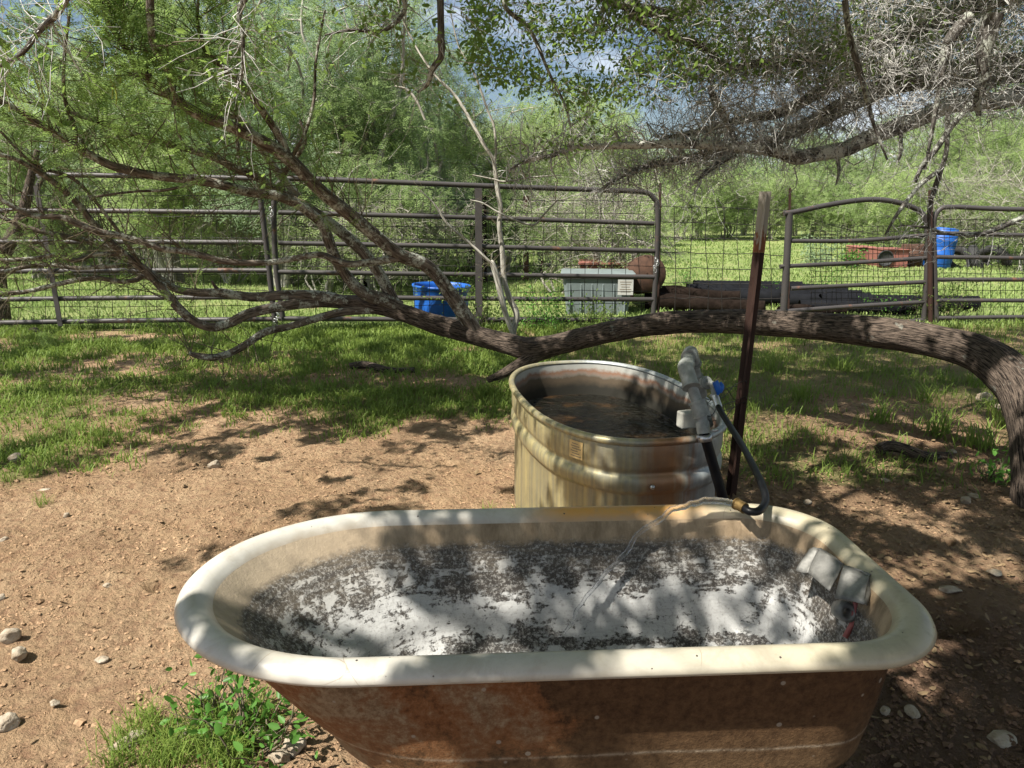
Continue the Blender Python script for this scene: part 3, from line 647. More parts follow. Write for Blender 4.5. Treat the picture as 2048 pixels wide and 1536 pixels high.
# ------------------------------------------------------------ rocks
import bmesh
def rock(loc, sz, label, seed, rz=0, name='rock', sub=4):
    bm = bmesh.new(); bmesh.ops.create_icosphere(bm, subdivisions=sub, radius=1)
    rs = random.Random(seed); pl = [(Vector((rs.gauss(0, 1), rs.gauss(0, 1), rs.gauss(0, 1))).normalized(), rs.uniform(.62, .9)) for _ in range(9)]
    for v in bm.verts:
        for nrm, d in pl:
            k = v.co.dot(nrm)
            if k > d: v.co -= nrm * (k - d) * .92
        v.co *= 1 + .10 * mnoise.noise(v.co * 2.2 + Vector((seed * 3.1, 0, 0))) + .05 * mnoise.noise(v.co * 7 + Vector((0, seed, 0)))
        v.co = Vector((v.co.x * sz[0] / 2, v.co.y * sz[1] / 2, v.co.z * sz[2] / 2 + sz[2] * .22))
    me = bpy.data.meshes.new(name); bm.to_mesh(me); bm.free(); me.materials.append(MAT['rock'])
    for p in me.polygons: p.use_smooth = True
    o = bpy.data.objects.new(name, me); col.objects.link(o); o.location = (loc.x, loc.y, loc.z + float(gz(loc.x, loc.y))); o.rotation_euler = (0, 0, rz)
    return tag(o, label, 'rock')
for k, (u, v, sz, rz, lb) in enumerate([
    (24, 1288, (.06, .05, .055), .6, 'angular cream rock, the upper of the pair at the left edge'),
    (38, 1320, (.06, .05, .045), 2, 'tan rock, the lower of the pair at the left edge'),
    (16, 1462, (.06, .07, .05), 1, 'pale rock cut by the left edge of the photo near the bottom corner'),
    (262, 1492, (.105, .045, .05), .5, 'long cream rock lying in the grass tuft left of the bathtub'),
    (362, 1476, (.05, .045, .03), 1.1, 'small tan rock just right of the long cream rock in the grass'),
    (430, 934, (.075, .06, .055), .2, 'grey white stone sitting on the border of soil and grass'),
    (32, 922, (.075, .06, .05), 1.2, 'cream stone at the far left where the grass begins'),
    (133, 1034, (.035, .03, .03), 2.2, 'small bright white stone alone on the open soil'),
    (8, 1083, (.04, .03, .025), .4, 'thin white stone at the left edge of the open soil'),
    (4, 1204, (.035, .03, .03), .9, 'white chip of stone at the left edge above the rock pair'),
    (88, 978, (.07, .045, .02), .3, 'flat half buried stone below the far left grass'),
    (112, 1424, (.028, .026, .02), .8, 'small round cream stone low on the open soil'),
    (215, 1176, (.035, .03, .02), 2.6, 'dark flat stone in the middle of the open soil left of the bathtub'),
    (205, 1330, (.045, .03, .02), .1, 'flat brownish stone below the open soil centre'),
    (1900, 1188, (.085, .035, .03), -.15, 'long pale stone on the shaded soil right of the bathtub rim'),
    (1968, 798, (.14, .10, .09), .4, 'largest grey stone in the grass near the bent trunk'),
    (1996, 815, (.08, .06, .04), 1.4, 'pinkish stone beside the large grey stone near the trunk'),
    (1930, 1008, (.07, .05, .05), .9, 'knobbly pale stone on the soil in front of the trunk base'),
    (1946, 996, (.07, .05, .03), 1.9, 'flat pale stone behind the knobbly one by the trunk base'),
    (1905, 905, (.06, .045, .03), .5, 'pale stone in the grass clump left of the trunk'),
    (1770, 966, (.05, .035, .025), 2.5, 'small white stone at the end of the dead log'),
    (1614, 1008, (.045, .04, .03), 1.0, 'round tan stone behind the back right rim of the bathtub'),
    (1990, 1146, (.06, .05, .025), .1, 'round flat grey stone at the right edge of the shaded soil'),
    (2002, 1478, (.09, .06, .03), .3, 'broad brown stone in the bottom right corner'),
    (1822, 1440, (.05, .04, .03), 1.5, 'small tan stone beside the lower right wall of the bathtub'),
    (1770, 1436, (.035, .03, .025), .7, 'yellowish stone closest to the lower right wall of the bathtub'),
    (1730, 816, (.06, .05, .04), 1.7, 'pale stone in the grass right of the steel post'),
    (1550, 815, (.075, .05, .03), .2, 'whitish flat stone just right of the steel post'),
    (1765, 787, (.05, .035, .04), 2.0, 'upright white stone in the sunny grass under the limb'),
]): rock(atz(u, v), sz, lb, k + 1, rz)
# stones that carry the tub
for k, (x, y, sz, lb) in enumerate([(.60, -.22, (.22, .18, .25), 'pale grey rock propping up the right end of the bathtub'), (-.36, -.1, (.26, .24, .25), 'tan rock propping up the left end of the bathtub')]):
    p = tubw(x, y, 0); rock(p, sz, lb, 70 + k)
for k, (u, v, sz, lb) in enumerate([(512, 1480, (.07, .06, .06), 'orange tan rock under the leafy weed'), (585, 1500, (.08, .06, .05), 'tan rock between the weed and the bathtub wall'), (480, 1500, (.05, .04, .04), 'small tan rock left of the orange one beneath the weed'), (560, 1528, (.06, .05, .04), 'brown rock at the bottom edge below the weed')]):
    rock(atz(u, v), sz, lb, 90 + k, k)

# ------------------------------------------------------------ stock tank
KC = Vector((.420, 3.04, 0)); KR = R(12)
def oblong(hw, hl, n=96, p=2.5):
    a = np.arange(n) / n * 2 * math.pi; c, s_ = np.cos(a), np.sin(a)
    return np.column_stack([np.sign(c) * np.abs(c) ** (2 / p) * hw, np.sign(s_) * np.abs(s_) ** (2 / p) * hl])
tank = empty('stock_tank', KC, KR, label='oval galvanized steel stock tank streaked with yellow and brown stains', cat='water trough')
def tanklevels(g, lv, p=2.5, n=96, cor=0):
    Vs = []
    for d, z in lv:
        o = oblong(.388 + d, .665 + d, n, p)
        if cor: o = o * (1 + cor * np.cos(np.arange(n) * math.pi)[:, None])
        Vs.append(np.column_stack([o, np.full(n, z)]))
    V = np.concatenate(Vs); m = len(Vs); i = np.arange(m - 1)[:, None] * n; j = np.arange(n)[None]; k = (j + 1) % n
    g.add(V, np.stack([i + j, i + k, i + n + k, i + n + j], -1).reshape(-1, 4)); return Vs
g = G()
lv = [(-.014, .0)] + [(-.014, z) for z in np.linspace(.02, .385, 10)] + [(-.012, .392), (-.001, .400), (.004, .412), (.006, .43), (.004, .448), (-.004, .462), (-.009, .468), (-.009, .478), (-.003, .486), (0, .50), (0, .54), (-.002, .572), (-.006, .585)]
# vertical corrugation only on the lower wall
Vs = []
nn = 288
for d, z in lv:
    o = oblong(.388 + d, .665 + d, nn)
    if z < .388:
        f = 1 + .0045 * np.cos(np.arange(nn) / nn * 2 * math.pi * 60) * sstep(0, .04, z) * (1 - sstep(.34, .385, z)); o = o * f[:, None]
    o = o * (1 + .004 * np.sin(np.arange(nn) / nn * 2 * math.pi * 9 + z * 14) * (z > .2))[:, None]
    Vs.append(np.column_stack([o, np.full(nn, z)]))
V = np.concatenate(Vs); m = len(Vs); i = np.arange(m - 1)[:, None] * nn; j = np.arange(nn)[None]; k = (j + 1) % nn
g.add(V, np.stack([i + j, i + k, i + nn + k, i + nn + j], -1).reshape(-1, 4))
g.obj('outer_wall', MAT['galv'], tank)
g = G(); Vs = tanklevels(g, [(-.012, .59), (-.016, .54), (-.02, .40), (-.022, .03)], n=144); g.add(Vs[-1], [list(range(144))[::-1]]); g.obj('inner_wall', MAT['galv_in'], tank)
g = G(); pr = [(-.012, .592)] + [(.001 + .0145 * math.cos(a), .594 + .0145 * math.sin(a)) for a in np.linspace(R(190), R(-150), 14)]
tanklevels(g, pr, n=144); g.obj('rim', MAT['galv'], tank)
KM = Matrix.Translation(KC) @ Matrix.Rotation(KR, 4, 'Z')
# sticker on the left shoulder of the near end
def tank_patch(g, a0, a1, z0, z1, off, n=8, slant=0):
    aa = np.linspace(a0, a1, n); c, s_ = np.cos(aa), np.sin(aa)
    o = np.column_stack([np.sign(c) * np.abs(c) ** .8 * (.388 + off), np.sign(s_) * np.abs(s_) ** .8 * (.665 + off)])
    V = np.concatenate([np.column_stack([o, np.full(n, z0)]), np.column_stack([o, np.full(n, z1)])]); j = np.arange(n - 1)
    g.add(V, np.stack([j, j + 1, n + j + 1, n + j], -1))
g = G(); tank_patch(g, R(221), R(229), .497, .565, .003); st = g.obj('sticker', MAT['sticker'], tank)
g = G()
for q in range(6): tank_patch(g, R(222 + (q % 2) * .7), R(228 - (q % 3) * .9), .505 + q * .0095, .508 + q * .0095, .0042)
g.obj('faded_print', MAT['ink'], st)
g = G(); g.lathe([(.0, .006), (.006, .005), (.009, .0), (.009, -.004)], 14, (-.06, -.675, .43), Matrix.Rotation(R(90), 3, 'X')); g.obj('rivet', MAT['steel'], tank)
g = G(); o = oblong(.371, .648, 144); ww = np.column_stack([o, np.full(144, .425)]); g.add(ww, [list(range(144))])
wt = g.obj('tank_water', MAT['water']); wt.matrix_basis = KM; tag(wt, 'dark rippled water standing in the galvanized stock tank', 'water')

# ------------------------------------------------------------ standpipe, valve, hose
sp_ = empty('supply_pipe', at(1447, 1000, 2.37), label='thick black plastic pipe rising beside the steel post and clamped to the grey fittings', cat='pipe')
def rel(o, pts): return [Vector(p) - o.location for p in pts]
bt = at(1408, 866, 2.37); mid = at(1428, 935, 2.37); low = at(1447, 1000, 2.37); d = (low - mid)
path = crom([bt, mid, low, low + d * 1.6, low + d * 3.6 + Vector((0, 0, -.12))], 8)
g = G(); g.tube([Vector(p) - sp_.location for p in path], .0185, 20); g.obj('pipe_body', MAT['black_pipe'], sp_)
fit = empty('pipe_fittings', at(1408, 866, 2.36), label='grey plastic elbows and tee piped up over the right rim of the stock tank', cat='pipe fitting')
T0 = at(1408, 866, 2.36); T1 = at(1400, 820, 2.38); T2 = at(1376, 752, 2.42); T3 = at(1372, 738, 2.44); T4 = at(1381, 706, 2.58); T5 = at(1392, 752, 2.62)
def fr(pts, r, g, n=24): g.tube([p - fit.location for p in pts], r, n)
g = G(); fr([T0, T1, T2], .0195, g); fr([T0, T0.lerp(T1, .5)], .0235, g); g.obj('riser', MAT['pvc'], fit)
g = G(); fr([T1.lerp(T2, -.15), T1.lerp(T2, .22)], .028, g); fr([T1.lerp(T2, -.2), T1.lerp(T2, -.12)], .031, g); fr([T1.lerp(T2, .2), T1.lerp(T2, .27)], .031, g); g.obj('coupling', MAT['pvc'], fit)
g = G(); fr([T2.lerp(T3, -1.6), T2.lerp(T3, -1.3)], .031, g)
pe = crom([T2.lerp(T3, -1.4), T2, T3 + Vector((0, .01, .004)), T3.lerp(T4, .3)], 6); fr([Vector(p) for p in pe], .0275, g); g.obj('elbow', MAT['pvc'], fit)
g = G(); fr([T3.lerp(T4, .2), T3.lerp(T4, .85)], .0215, g); g.obj('pipe', MAT['pvc'], fit)
g = G(); fr([Vector(p) for p in crom([T3.lerp(T4, .75), T4, T4.lerp(T5, .25), T4.lerp(T5, .5)], 6)], .027, g); fr([T4.lerp(T5, .42), T4.lerp(T5, .52)], .031, g)
fr([T3.lerp(T4, .68), T3.lerp(T4, .76)], .030, g); g.obj('elbow', MAT['pvc'], fit)
T6 = at(1400, 790, 2.66); T7 = at(1418, 850, 2.70)
g = G(); fr([T4.lerp(T5, .5), T5, T6], .021, g); fr([T5, T6], .0275, g); V0 = T5.lerp(T6, .4)
V1 = at(1415, 765, 2.58); fr([V0, V1], .022, g); fr([V1.lerp(V0, .3), V1.lerp(V0, .1)], .0255, g); g.obj('tee', MAT['pvc'], fit)
g = G(); fr([T6, T7], .018, g); fr([T6.lerp(T7, .3), T6.lerp(T7, .42)], .022, g); g.obj('drop_pipe', MAT['pvc'], fit)
g = G()
M_ = (T0 - T1).normalized().to_track_quat('Z', 'Y').to_matrix()
g.lathe([(.021, -.012), (.0245, -.012), (.0245, .012), (.021, .012)], 28, bt + (T0 - T1).normalized() * .018 - fit.location, M_)
s1 = bt - fit.location + Vector((-.028, -.012, -.012)); g.tube([s1, s1 + Vector((.022, 0, .004))], .006, 8); s2 = bt - fit.location + Vector((.024, -.012, .012)); g.tube([s2, s2 + Vector((.02, 0, .004))], .006, 8)
g.obj('hose_clamp', MAT['steel'], fit)
# hose bib
bib = empty('hose_valve', at(1428, 775, 2.56), label='small valve with bright blue handle on the side of the grey fittings', cat='valve')
b0 = V1 - bib.location; b1 = at(1437, 773, 2.55) - bib.location; b2 = at(1432, 802, 2.54) - bib.location
g = G(); g.tube([b0, b1], .012, 16); g.tube([b0.lerp(b1, .5), b2], .0115, 16); g.tube([b0.lerp(b2, .6), b0.lerp(b2, .9) + Vector((.004, 0, 0))], .0145, 16); g.obj('valve_body', MAT['pvc'], bib)
g = G(); h0 = at(1430, 763, 2.52) - bib.location; h1 = at(1436, 790, 2.52) - bib.location; h2 = at(1441, 764, 2.53) - bib.location
for s_, e in ((h0, h1), (h1.lerp(h2, .25), h2)): 
    g.tube(crom([s_, s_.lerp(e, .5) + Vector((.004, -.004, 0)), e], 4), [.011, .012, .012, .012, .012, .011, .009, .007, .003][:9], 10)
g.obj('handle', MAT['blue_plastic'], bib)
hose = empty('garden_hose', at(1470, 1010, 1.82), label='black rubber hose looping from the blue valve down onto the back rim of the bathtub', cat='hose')
hp = [(1432, 800, 2.54), (1440, 820, 2.48), (1462, 855, 2.32), (1484, 890, 2.14), (1508, 935, 1.94), (1526, 975, 1.80), (1531, 1003, 1.745), (1519, 1021, 1.695), (1500, 1023, 1.69), (1487, 1015, 1.71), (1480, 1011, 1.722)]
g = G(); g.tube([Vector(p) - hose.location for p in crom([at(*p) for p in hp], 8)], .0105, 16); g.obj('hose_tube', MAT['black_pipe'], hose)
g = G(); e0 = at(1490, 1017, 1.705) - hose.location; e1 = at(1474, 1008, 1.73) - hose.location; g.tube([e0, e1], .0145, 18); g.tube([e1, e1 + (e1 - e0) * .12], .0165, 18, cap=True); g.obj('brass_end', MAT['brass'], hose)
g = G(); e0 = at(1430, 792, 2.54) - hose.location; e1 = at(1438, 816, 2.505) - hose.location; g.tube([e0, e1], .0135, 14); g.obj('crimp_collar', MAT['steel'], hose)
# water jet
jp = [(1472, 1008, 1.728), (1450, 1003, 1.725), (1420, 1000, 1.72), (1395, 1003, 1.712), (1365, 1013, 1.705), (1335, 1028, 1.698), (1305, 1048, 1.692), (1275, 1075, 1.685), (1250, 1104, 1.68), (1230, 1128, 1.67), (1210, 1148, 1.66), (1190, 1172, 1.65), (1165, 1205, 1.64), (1145, 1240, 1.62), (1130, 1268, 1.60)]
C = crom([at(*p) for p in jp], 10); nj = len(C); t = np.linspace(0, 1, nj)
rad = .0085 - .004 * t; rad *= 1 + .18 * (fbm(t * 30, t * 0, 4, 3) - .5) * 2; rad = rad * np.where(t < .03, .8, 1)
C = C + (np.stack([fbm(t * 18, t * 0 + 3, 8, 3), fbm(t * 18, t * 0 + 9, 9, 3), fbm(t * 18, t * 0 + 5, 10, 3)], 1) - .5) * .012 * sstep(.05, .2, t)[:, None]
g = G(); g.tube(C, rad, 14, lump=.22, lscale=60)
tag(g.obj('water_stream', MAT['jet']), 'thin clear stream of water arcing from the hose into the bathtub', 'water stream')
# float box on the tank rim
fb = empty('float_box', at(1375, 838, 2.52), R(18), label='off white plastic float box clipped inside the right rim of the stock tank', cat='float valve')
g = G(); g.box((0, 0, 0), (.07, .045, .062)); g.obj('box_body', MAT['white_plastic'], fb, bevel=.006, smooth=False)
g = G(); g.box((.03, -.03, .005), (.022, .014, .05)); g.obj('clip', MAT['white_plastic'], fb, bevel=.003, smooth=False)

# ------------------------------------------------------------ steel T post by the tank
pb = atz(1461, 993); post = empty('steel_post', (pb.x, pb.y, 0), R(-14), label='tall rusty steel T post with chipped white top beside the stock tank', cat='post')
ptop = at(1531, 383, pb.y) - Vector((pb.x, pb.y, 0)); ptop = Matrix.Rotation(R(14), 3, 'Z') @ ptop
def tpost(g, z0, z1, top, w_=.052, studs=True):
    lx, ly = top.x / top.z, top.y / top.z
    sec = [(-w_ / 2, 0), (w_ / 2, 0), (w_ / 2, .005), (.004, .007), (.004, .036), (-.004, .036), (-.004, .007), (-w_ / 2, .005)]; sec = [(x, -y) for x, y in sec][::-1]
    for a, b in ((z0, z1),):
        V = [(x + lx * z, y + ly * z, z) for z in (a, b) for x, y in sec]; n = 8
        g.add(V, [list(range(8))[::-1], list(range(8, 16))] + [[i, (i + 1) % n, n + (i + 1) % n, n + i] for i in range(n)])
    if studs:
        z = z0 + .05
        while z < z1: g.box((lx * z, .004 + ly * z, z), (.012, .010, .016)); z += .054
zt = ptop.z; zc = at(1515, 505, pb.y).z
g = G(); tpost(g, -.05, zc, ptop); g.obj('post_shaft', MAT['post'], post, smooth=False)
g = G(); tpost(g, zc + .0005, zt, ptop, studs=False); g.obj('painted_tip', MAT['post_top'], post, smooth=False)
wtie = empty('wire_tie', at(1480, 800, 3.2), label='thin rusty wire loops tying the grey fittings to the steel post', cat='wire')
g = G()
for v_, s_ in ((770, 1), (800, -1), (812, 1)):
    c = [at(1405, v_ + 25, 2.64), at(1425, v_ + 30, 2.7), at(1450, v_ + 22 * s_, 2.95), at(1470, v_, 3.27), at(1492, v_ - 8, 3.24), at(1488, v_ + 4, 3.36), at(1468, v_ + 3, 3.38), at(1440, v_ + 14, 3.0), at(1412, v_ + 40, 2.72)]
    g.tube([p - wtie.location for p in crom(c, 6)], .0018, 5)
g.obj('wire_loops', MAT['wire'], wtie)

# ------------------------------------------------------------ pipe gates and wire fence
def rail(g, pts, r, n=10): g.tube(crom(pts, 5) if len(pts) > 2 else pts, r, n)
def wiremesh(g, c00, c10, c01, c11, nu, nv, r=.0036, wob=.012, us=None, vs_=None):
    """c00 lower left, c10 lower right, c01 upper left, c11 upper right"""
    c00, c10, c01, c11 = map(Vector, (c00, c10, c01, c11))
    P = lambda u, v: (c00.lerp(c10, u)).lerp(c01.lerp(c11, u), v)
    for i in range(nu + 1):
        u = i / nu; s_ = random.gauss(0, .12) / nu
        g.tube([P(u + s_ * math.sin(k), k / 6) + Vector((random.gauss(0, wob * .4), random.gauss(0, wob), 0)) for k in range(7)], r, 4, cap=False)
    for j in range(nv + 1):
        v = (j / nv) if vs_ is None else vs_[j]
        g.tube([P(k / 10, v) + Vector((0, random.gauss(0, wob), random.gauss(0, wob * .5))) for k in range(11)], r, 4, cap=False)
# left panel
YL = 8.15
o = empty('corral_fence', at(300, 660, YL), label='grey steel pipe panel with wire mesh filling the left of the photo', cat='fence panel')
L0 = o.location.copy()
A = lambda u, v, Y=YL: at(u, v, Y) - L0
for k, (v0, v1, u0) in enumerate([(350, 357, 96), (421, 425, -90), (484, 485, -90), (543, 541, -90), (600, 594, -90), (647, 638, -90)]):
    g = G(); ue = 518 + k * 6.5
    pts = [A(u0, v0), A((u0 + ue) / 2, (v0 + v1) / 2 - 1), A(ue, v1)]
    if k == 0: pts = [A(76, 372), A(84, 358)] + pts
    rail(g, pts, .029); g.obj('rail', MAT['gate'], o)
g = G(); rail(g, [A(517, 368), A(530, 470), A(552, 662)], .032, 12); g.obj('end_post', MAT['gate'], o)
g = G(); c = [A(72, 372, YL - .05), A(90, 470, YL - .05), A(121, 652, YL - .05)]
for a_, b_ in zip(c, c[1:]):
    d = (b_ - a_); g.box((a_ + b_) / 2, (.055, .012, d.length), d.to_track_quat('Z', 'X').to_matrix())
g.obj('brace', MAT['gate'], o, smooth=False)
g = G(); wiremesh(g, A(-90, 690, YL + .06), A(545, 690, YL + .06), A(-90, 392, YL + .06), A(520, 392, YL + .06), 20, 9, vs_=[0, .08, .17, .27, .38, .49, .6, .73, .87, 1]); g.obj('wire_mesh', MAT['wire'], o)
# middle gate
o = empty('pipe_gate', at(900, 660, 8.3), label='wide rusty grey pipe gate with rounded top corners in the middle of the fence', cat='gate')
L0 = o.location.copy()
YG = lambda u: 8.06 + (u - 550) / 760 * .55
A = lambda u, v, dy=0: at(u, v, YG(u) + dy) - L0
g = G(); fr_ = [A(566, 640), A(551, 520), A(548, 405), A(552, 375), A(572, 359), A(620, 358), A(800, 365), A(1000, 373), A(1200, 380), A(1285, 384), A(1307, 396), A(1315, 420), A(1313, 520), A(1306, 635)]
g.tube(crom(fr_, 6), .030, 12); g.obj('frame', MAT['gate'], o)
for vl0, vm, vr in [(425, 435, 447), (486, 493, 502), (544, 549, 554), (593, 597, 599), (637, 639, 640)]:
    g = G(); rail(g, [A(557, vl0), A(940, vm), A(1308, vr)], .028); g.obj('rail', MAT['gate'], o)
g = G(); c = [A(957, 376, -.04), A(958, 650, -.04)]; d = c[1] - c[0]; g.box((c[0] + c[1]) / 2, (.08, .014, d.length), d.to_track_quat('Z', 'X').to_matrix()); g.obj('upright', MAT['gate'], o, smooth=False)
g = G(); wiremesh(g, A(570, 690, .05), A(1300, 680, .05), A(560, 396, .05), A(1310, 402, .05), 26, 11, r=.0034); g.obj('wire_mesh', MAT['wire'], o)
def chain(u, v0, v1, Y, lb):
    e = empty('chain', at(u, v0, Y), label=lb, cat='chain'); g = G(); n = 7
    for k in range(n):
        c = at(u + 4 * math.sin(k), v0 + (v1 - v0) * k / n, Y) - e.location; ax = k % 2
        g.tube([c + Vector((.014 * math.cos(t) * (1 - ax), .014 * math.cos(t) * ax, .024 * math.sin(t))) for t in np.linspace(0, 6.28, 13)], .004, 5, cap=False)
    g.obj('links', MAT['steel'], e)
chain(541, 418, 448, 8.0, 'upper chain latching the left panel to the middle gate')
chain(553, 622, 656, 8.0, 'lower chain latching the left panel to the middle gate')
chain(1312, 520, 545, 8.5, 'pale chain around the right frame of the middle gate')
# wire fence section with posts
o = empty('wire_fence', at(1440, 640, 8.8), label='square mesh stock wire strung between the middle gate and the arched gate', cat='fence')
L0 = o.location.copy()
g = G(); wiremesh(g, at(1318, 655, 8.75) - L0, at(1572, 655, 8.85) - L0, at(1318, 411, 8.75) - L0, at(1572, 420, 8.85) - L0, 8, 8, r=.0045); g.obj('wire_mesh', MAT['wire'], o)
def thinpost(u0, v0, u1, v1, Y, lb):
    e = empty('fence_post', at(u1, v1, Y), label=lb, cat='post'); a = at(u0, v0, Y) - e.location; b = at(u1, v1, Y) - e.location; b.z = -e.location.z - .05
    g = G(); d = b - a; Mx = d.to_track_quat('Z', 'X').to_matrix() @ Matrix.Rotation(R(90), 3, 'Z')
    g.box((a + b) / 2, (.034, .006, d.length), Mx); g.box((a + b) / 2 + Vector((0, .017, 0)), (.006, .03, d.length), Mx); g.obj('post_shaft', MAT['post'], e, smooth=False)
thinpost(1321, 366, 1317, 650, 8.72, 'thin dark post just right of the middle gate')
thinpost(1581, 376, 1577, 650, 8.82, 'thin dark post at the left side of the arched gate')
# arched gate
YB = 8.7
o = empty('arched_gate', at(1710, 650, YB), label='dark pipe gate with a bowed top rail and fine wire mesh on the right', cat='gate'); L0 = o.location.copy()
A = lambda u, v, dy=0: at(u, v, YB + dy + (u - 1700) / 300 * .15) - L0
g = G(); g.tube(crom([A(1568, 427), A(1594, 423), A(1656, 410), A(1724, 400), A(1775, 401), A(1826, 415), A(1850, 437), A(1856, 487), A(1852, 570), A(1847, 645)], 6), .031, 12); g.obj('frame', MAT['gate'], o)
g = G(); g.tube([A(1579, 425), A(1573, 530), A(1566, 636)], .042, 12); g.obj('hinge_post', MAT['gate'], o)
for P_ in ([(1582, 482), (1720, 481), (1854, 470)], [(1560, 533), (1700, 526), (1852, 516)], [(1582, 577), (1720, 570), (1850, 564)], [(1550, 624), (1700, 613), (1848, 604)], [(1731, 649), (1790, 645), (1847, 640)]):
    g = G(); rail(g, [A(*p) for p in P_], .026); g.obj('rail', MAT['gate'], o)
g = G(); wiremesh(g, A(1621, 650, .05), A(1850, 650, .05), A(1621, 452, .05), A(1850, 452, .05), 22, 18, r=.0032)
for P_ in ([(1585, 425), (1680, 455), (1760, 470), (1855, 478)], [(1585, 450), (1650, 465), (1720, 480), (1800, 480)], [(1590, 520), (1660, 510), (1750, 540), (1850, 520)]): g.tube(crom([A(*p, .06) for p in P_], 5), .003, 4)
g.obj('wire_mesh', MAT['wire'], o)
# right panel
o = empty('corral_fence', at(1960, 650, 8.7), label='grey steel pipe panel with wire mesh running off the right edge', cat='fence panel'); L0 = o.location.copy()
A = lambda u, v, dy=0: at(u, v, 8.75 + dy) - L0
g = G(); g.tube(crom([A(1873, 655), A(1870, 560), A(1867, 470), A(1868, 440), A(1881, 418), A(1910, 414), A(2000, 418), A(2140, 420), A(2260, 424)], 6), .029, 12); g.obj('frame', MAT['gate'], o)
for v0, v1 in ((466, 470), (514, 516), (559, 559), (601, 601), (636, 634)):
    g = G(); rail(g, [A(1870, v0), A(2050, v1), A(2260, v1 + 2)], .025); g.obj('rail', MAT['gate'], o)
g = G(); wiremesh(g, A(1872, 665, .05), A(2250, 665, .05), A(1872, 440, .05), A(2250, 440, .05), 24, 13, r=.0034); g.obj('wire_mesh', MAT['wire'], o)
g = G(); g.tube([A(1862, 380, -.03), A(1860, 470, -.03), A(1861, 662, -.03)], .03, 10)
e = g.obj('gate_post', MAT['post']); e.location = L0; tag(e, 'dark post between the arched gate and the right panel', 'post')
# old corral rails further back
def far_corral(x0, x1, Y, n, lb, z=1.35):
    e = empty('corral_fence', (x0, Y, 0), label=lb, cat='fence panel')
    for k in range(n):
        g = G(); zz = .25 + k * (z - .25) / (n - 1); g.tube([(0, 0, zz), ((x1 - x0) / 2, .1, zz - .02), (x1 - x0, .2, zz)], .024, 6); g.obj('rail', MAT['gate'], e)
    for k in range(4):
        x = (x1 - x0) * k / 3; g = G(); g.box((x, .07 * k, z / 2), (.06, .05, z)); g.obj('upright', MAT['post'], e, smooth=False)
far_corral(-2.8, .2, 17, 6, 'weathered far corral panel seen through the middle gate')
far_corral(.6, 1.7, 14.5, 2, 'low far rail behind the pale slender tree', 1.5)
far_corral(-14, -3.6, 21, 5, 'distant corral panel beyond the left field under the trees')
for (u, Y, lb) in ((1052, 14, 'square rusty post standing behind the pale slender tree'), (968, 13.5, 'dark leaning post behind the gate upright'), (733, 12.5, 'dark post behind the branching limb')):
    p = at(u, 540, Y); g = G(); g.box((0, 0, .8), (.11, .1, 1.6)); e = g.obj('wooden_post', MAT['timber' if u != 1052 else 'rust_dark'], smooth=False); e.location = (p.x, Y, 0); tag(e, lb, 'post')

# ------------------------------------------------------------ things behind the gates
def half_barrel(loc, r, h, lb, mat, tilt=(0, 0, 0), rz=0, name='plastic_tub'):
    e = empty(name, loc, label=lb, cat='tub'); e.rotation_euler = (tilt[0], tilt[1], rz)
    g = G(); n = 48; lv = [(r * .86, 0), (r * .88, .03), (r * .96, h * .5), (r * .95, h * .55), (r, h * .93), (r * 1.03, h * .95), (r * 1.03, h), (r * .97, h), (r * .95, h * .9), (r * .84, .03), (0.01, .03)]
    g.lathe(lv, n); g.add([(r * .86 * math.cos(a), r * .86 * math.sin(a), 0) for a in np.linspace(0, 6.283, 48, endpoint=False)], [list(range(48))[::-1]])
    g.obj('tub_shell', mat, e); return e
p = at(882, 655, 8.95); half_barrel((p.x, 9.0, 0), .36, .45, 'bright blue cut plastic barrel behind the middle gate', MAT['blue_plastic'], (0, R(2), 0))
# grey storage bin with paper
p = at(1192, 640, 9.7); e = empty('storage_bin', (p.x, 9.7, 0), R(-5), label='grey green plastic bin with a torn paper label behind the middle gate', cat='bin')
g = G(); a, b, h = .47, .33, .56; V = []
for z, s_ in ((0, .86), (h * .9, .98)):
    V.append([(x * a * s_, y * b * s_, z) for x, y in ((-.92, -1), (.92, -1), (1, -.9), (1, .9), (.92, 1), (-.92, 1), (-1, .9), (-1, -.9))])
V = sum(V, []); g.add(V, [list(range(8))[::-1], list(range(8, 16))] + [[i, (i + 1) % 8, 8 + (i + 1) % 8, 8 + i] for i in range(8)])
for x in np.linspace(-.36, .36, 6): g.box((x, -b * .93, h * .42), (.022, .03, h * .66))
g.obj('bin_body', MAT['grey_plastic'], e, smooth=False, bevel=.012)
g = G(); g.box((0, 0, h * .94), (2 * a * 1.05, 2 * b * 1.08, .07)); g.obj('lid_rim', MAT['grey_plastic'], e, smooth=False, bevel=.02)
g = G(); g.box((.36, -b * 1.08, h * .68), (.20, .004, .20)); lbp = g.obj('paper_label', MAT['paper'], e, smooth=False)
g = G()
for k in range(5): g.box((.36, -b * 1.08 - .0035, h * .68 + .07 - k * .032), (.15 - .02 * (k % 3), .002, .006))
g.obj('faded_print', MAT['ink'], lbp, smooth=False)
p = at(1280, 620, 10.1); e = empty('rusty_drum', (p.x + .02, 10.15, .22), label='rusty brown drum on its side right of the grey bin', cat='drum')
g = G(); g.lathe([(.01, -.38), (.25, -.38), (.26, -.36), (.25, -.34), (.25, -.12), (.262, -.11), (.25, -.1), (.25, .1), (.262, .11), (.25, .12), (.25, .34), (.26, .36), (.25, .38), (.24, .37), (.23, -.2), (.01, -.2)], 32, (0, 0, .24), Matrix.Rotation(R(-98), 3, 'X')); g.obj('drum_body', MAT['rust_dark'], e)
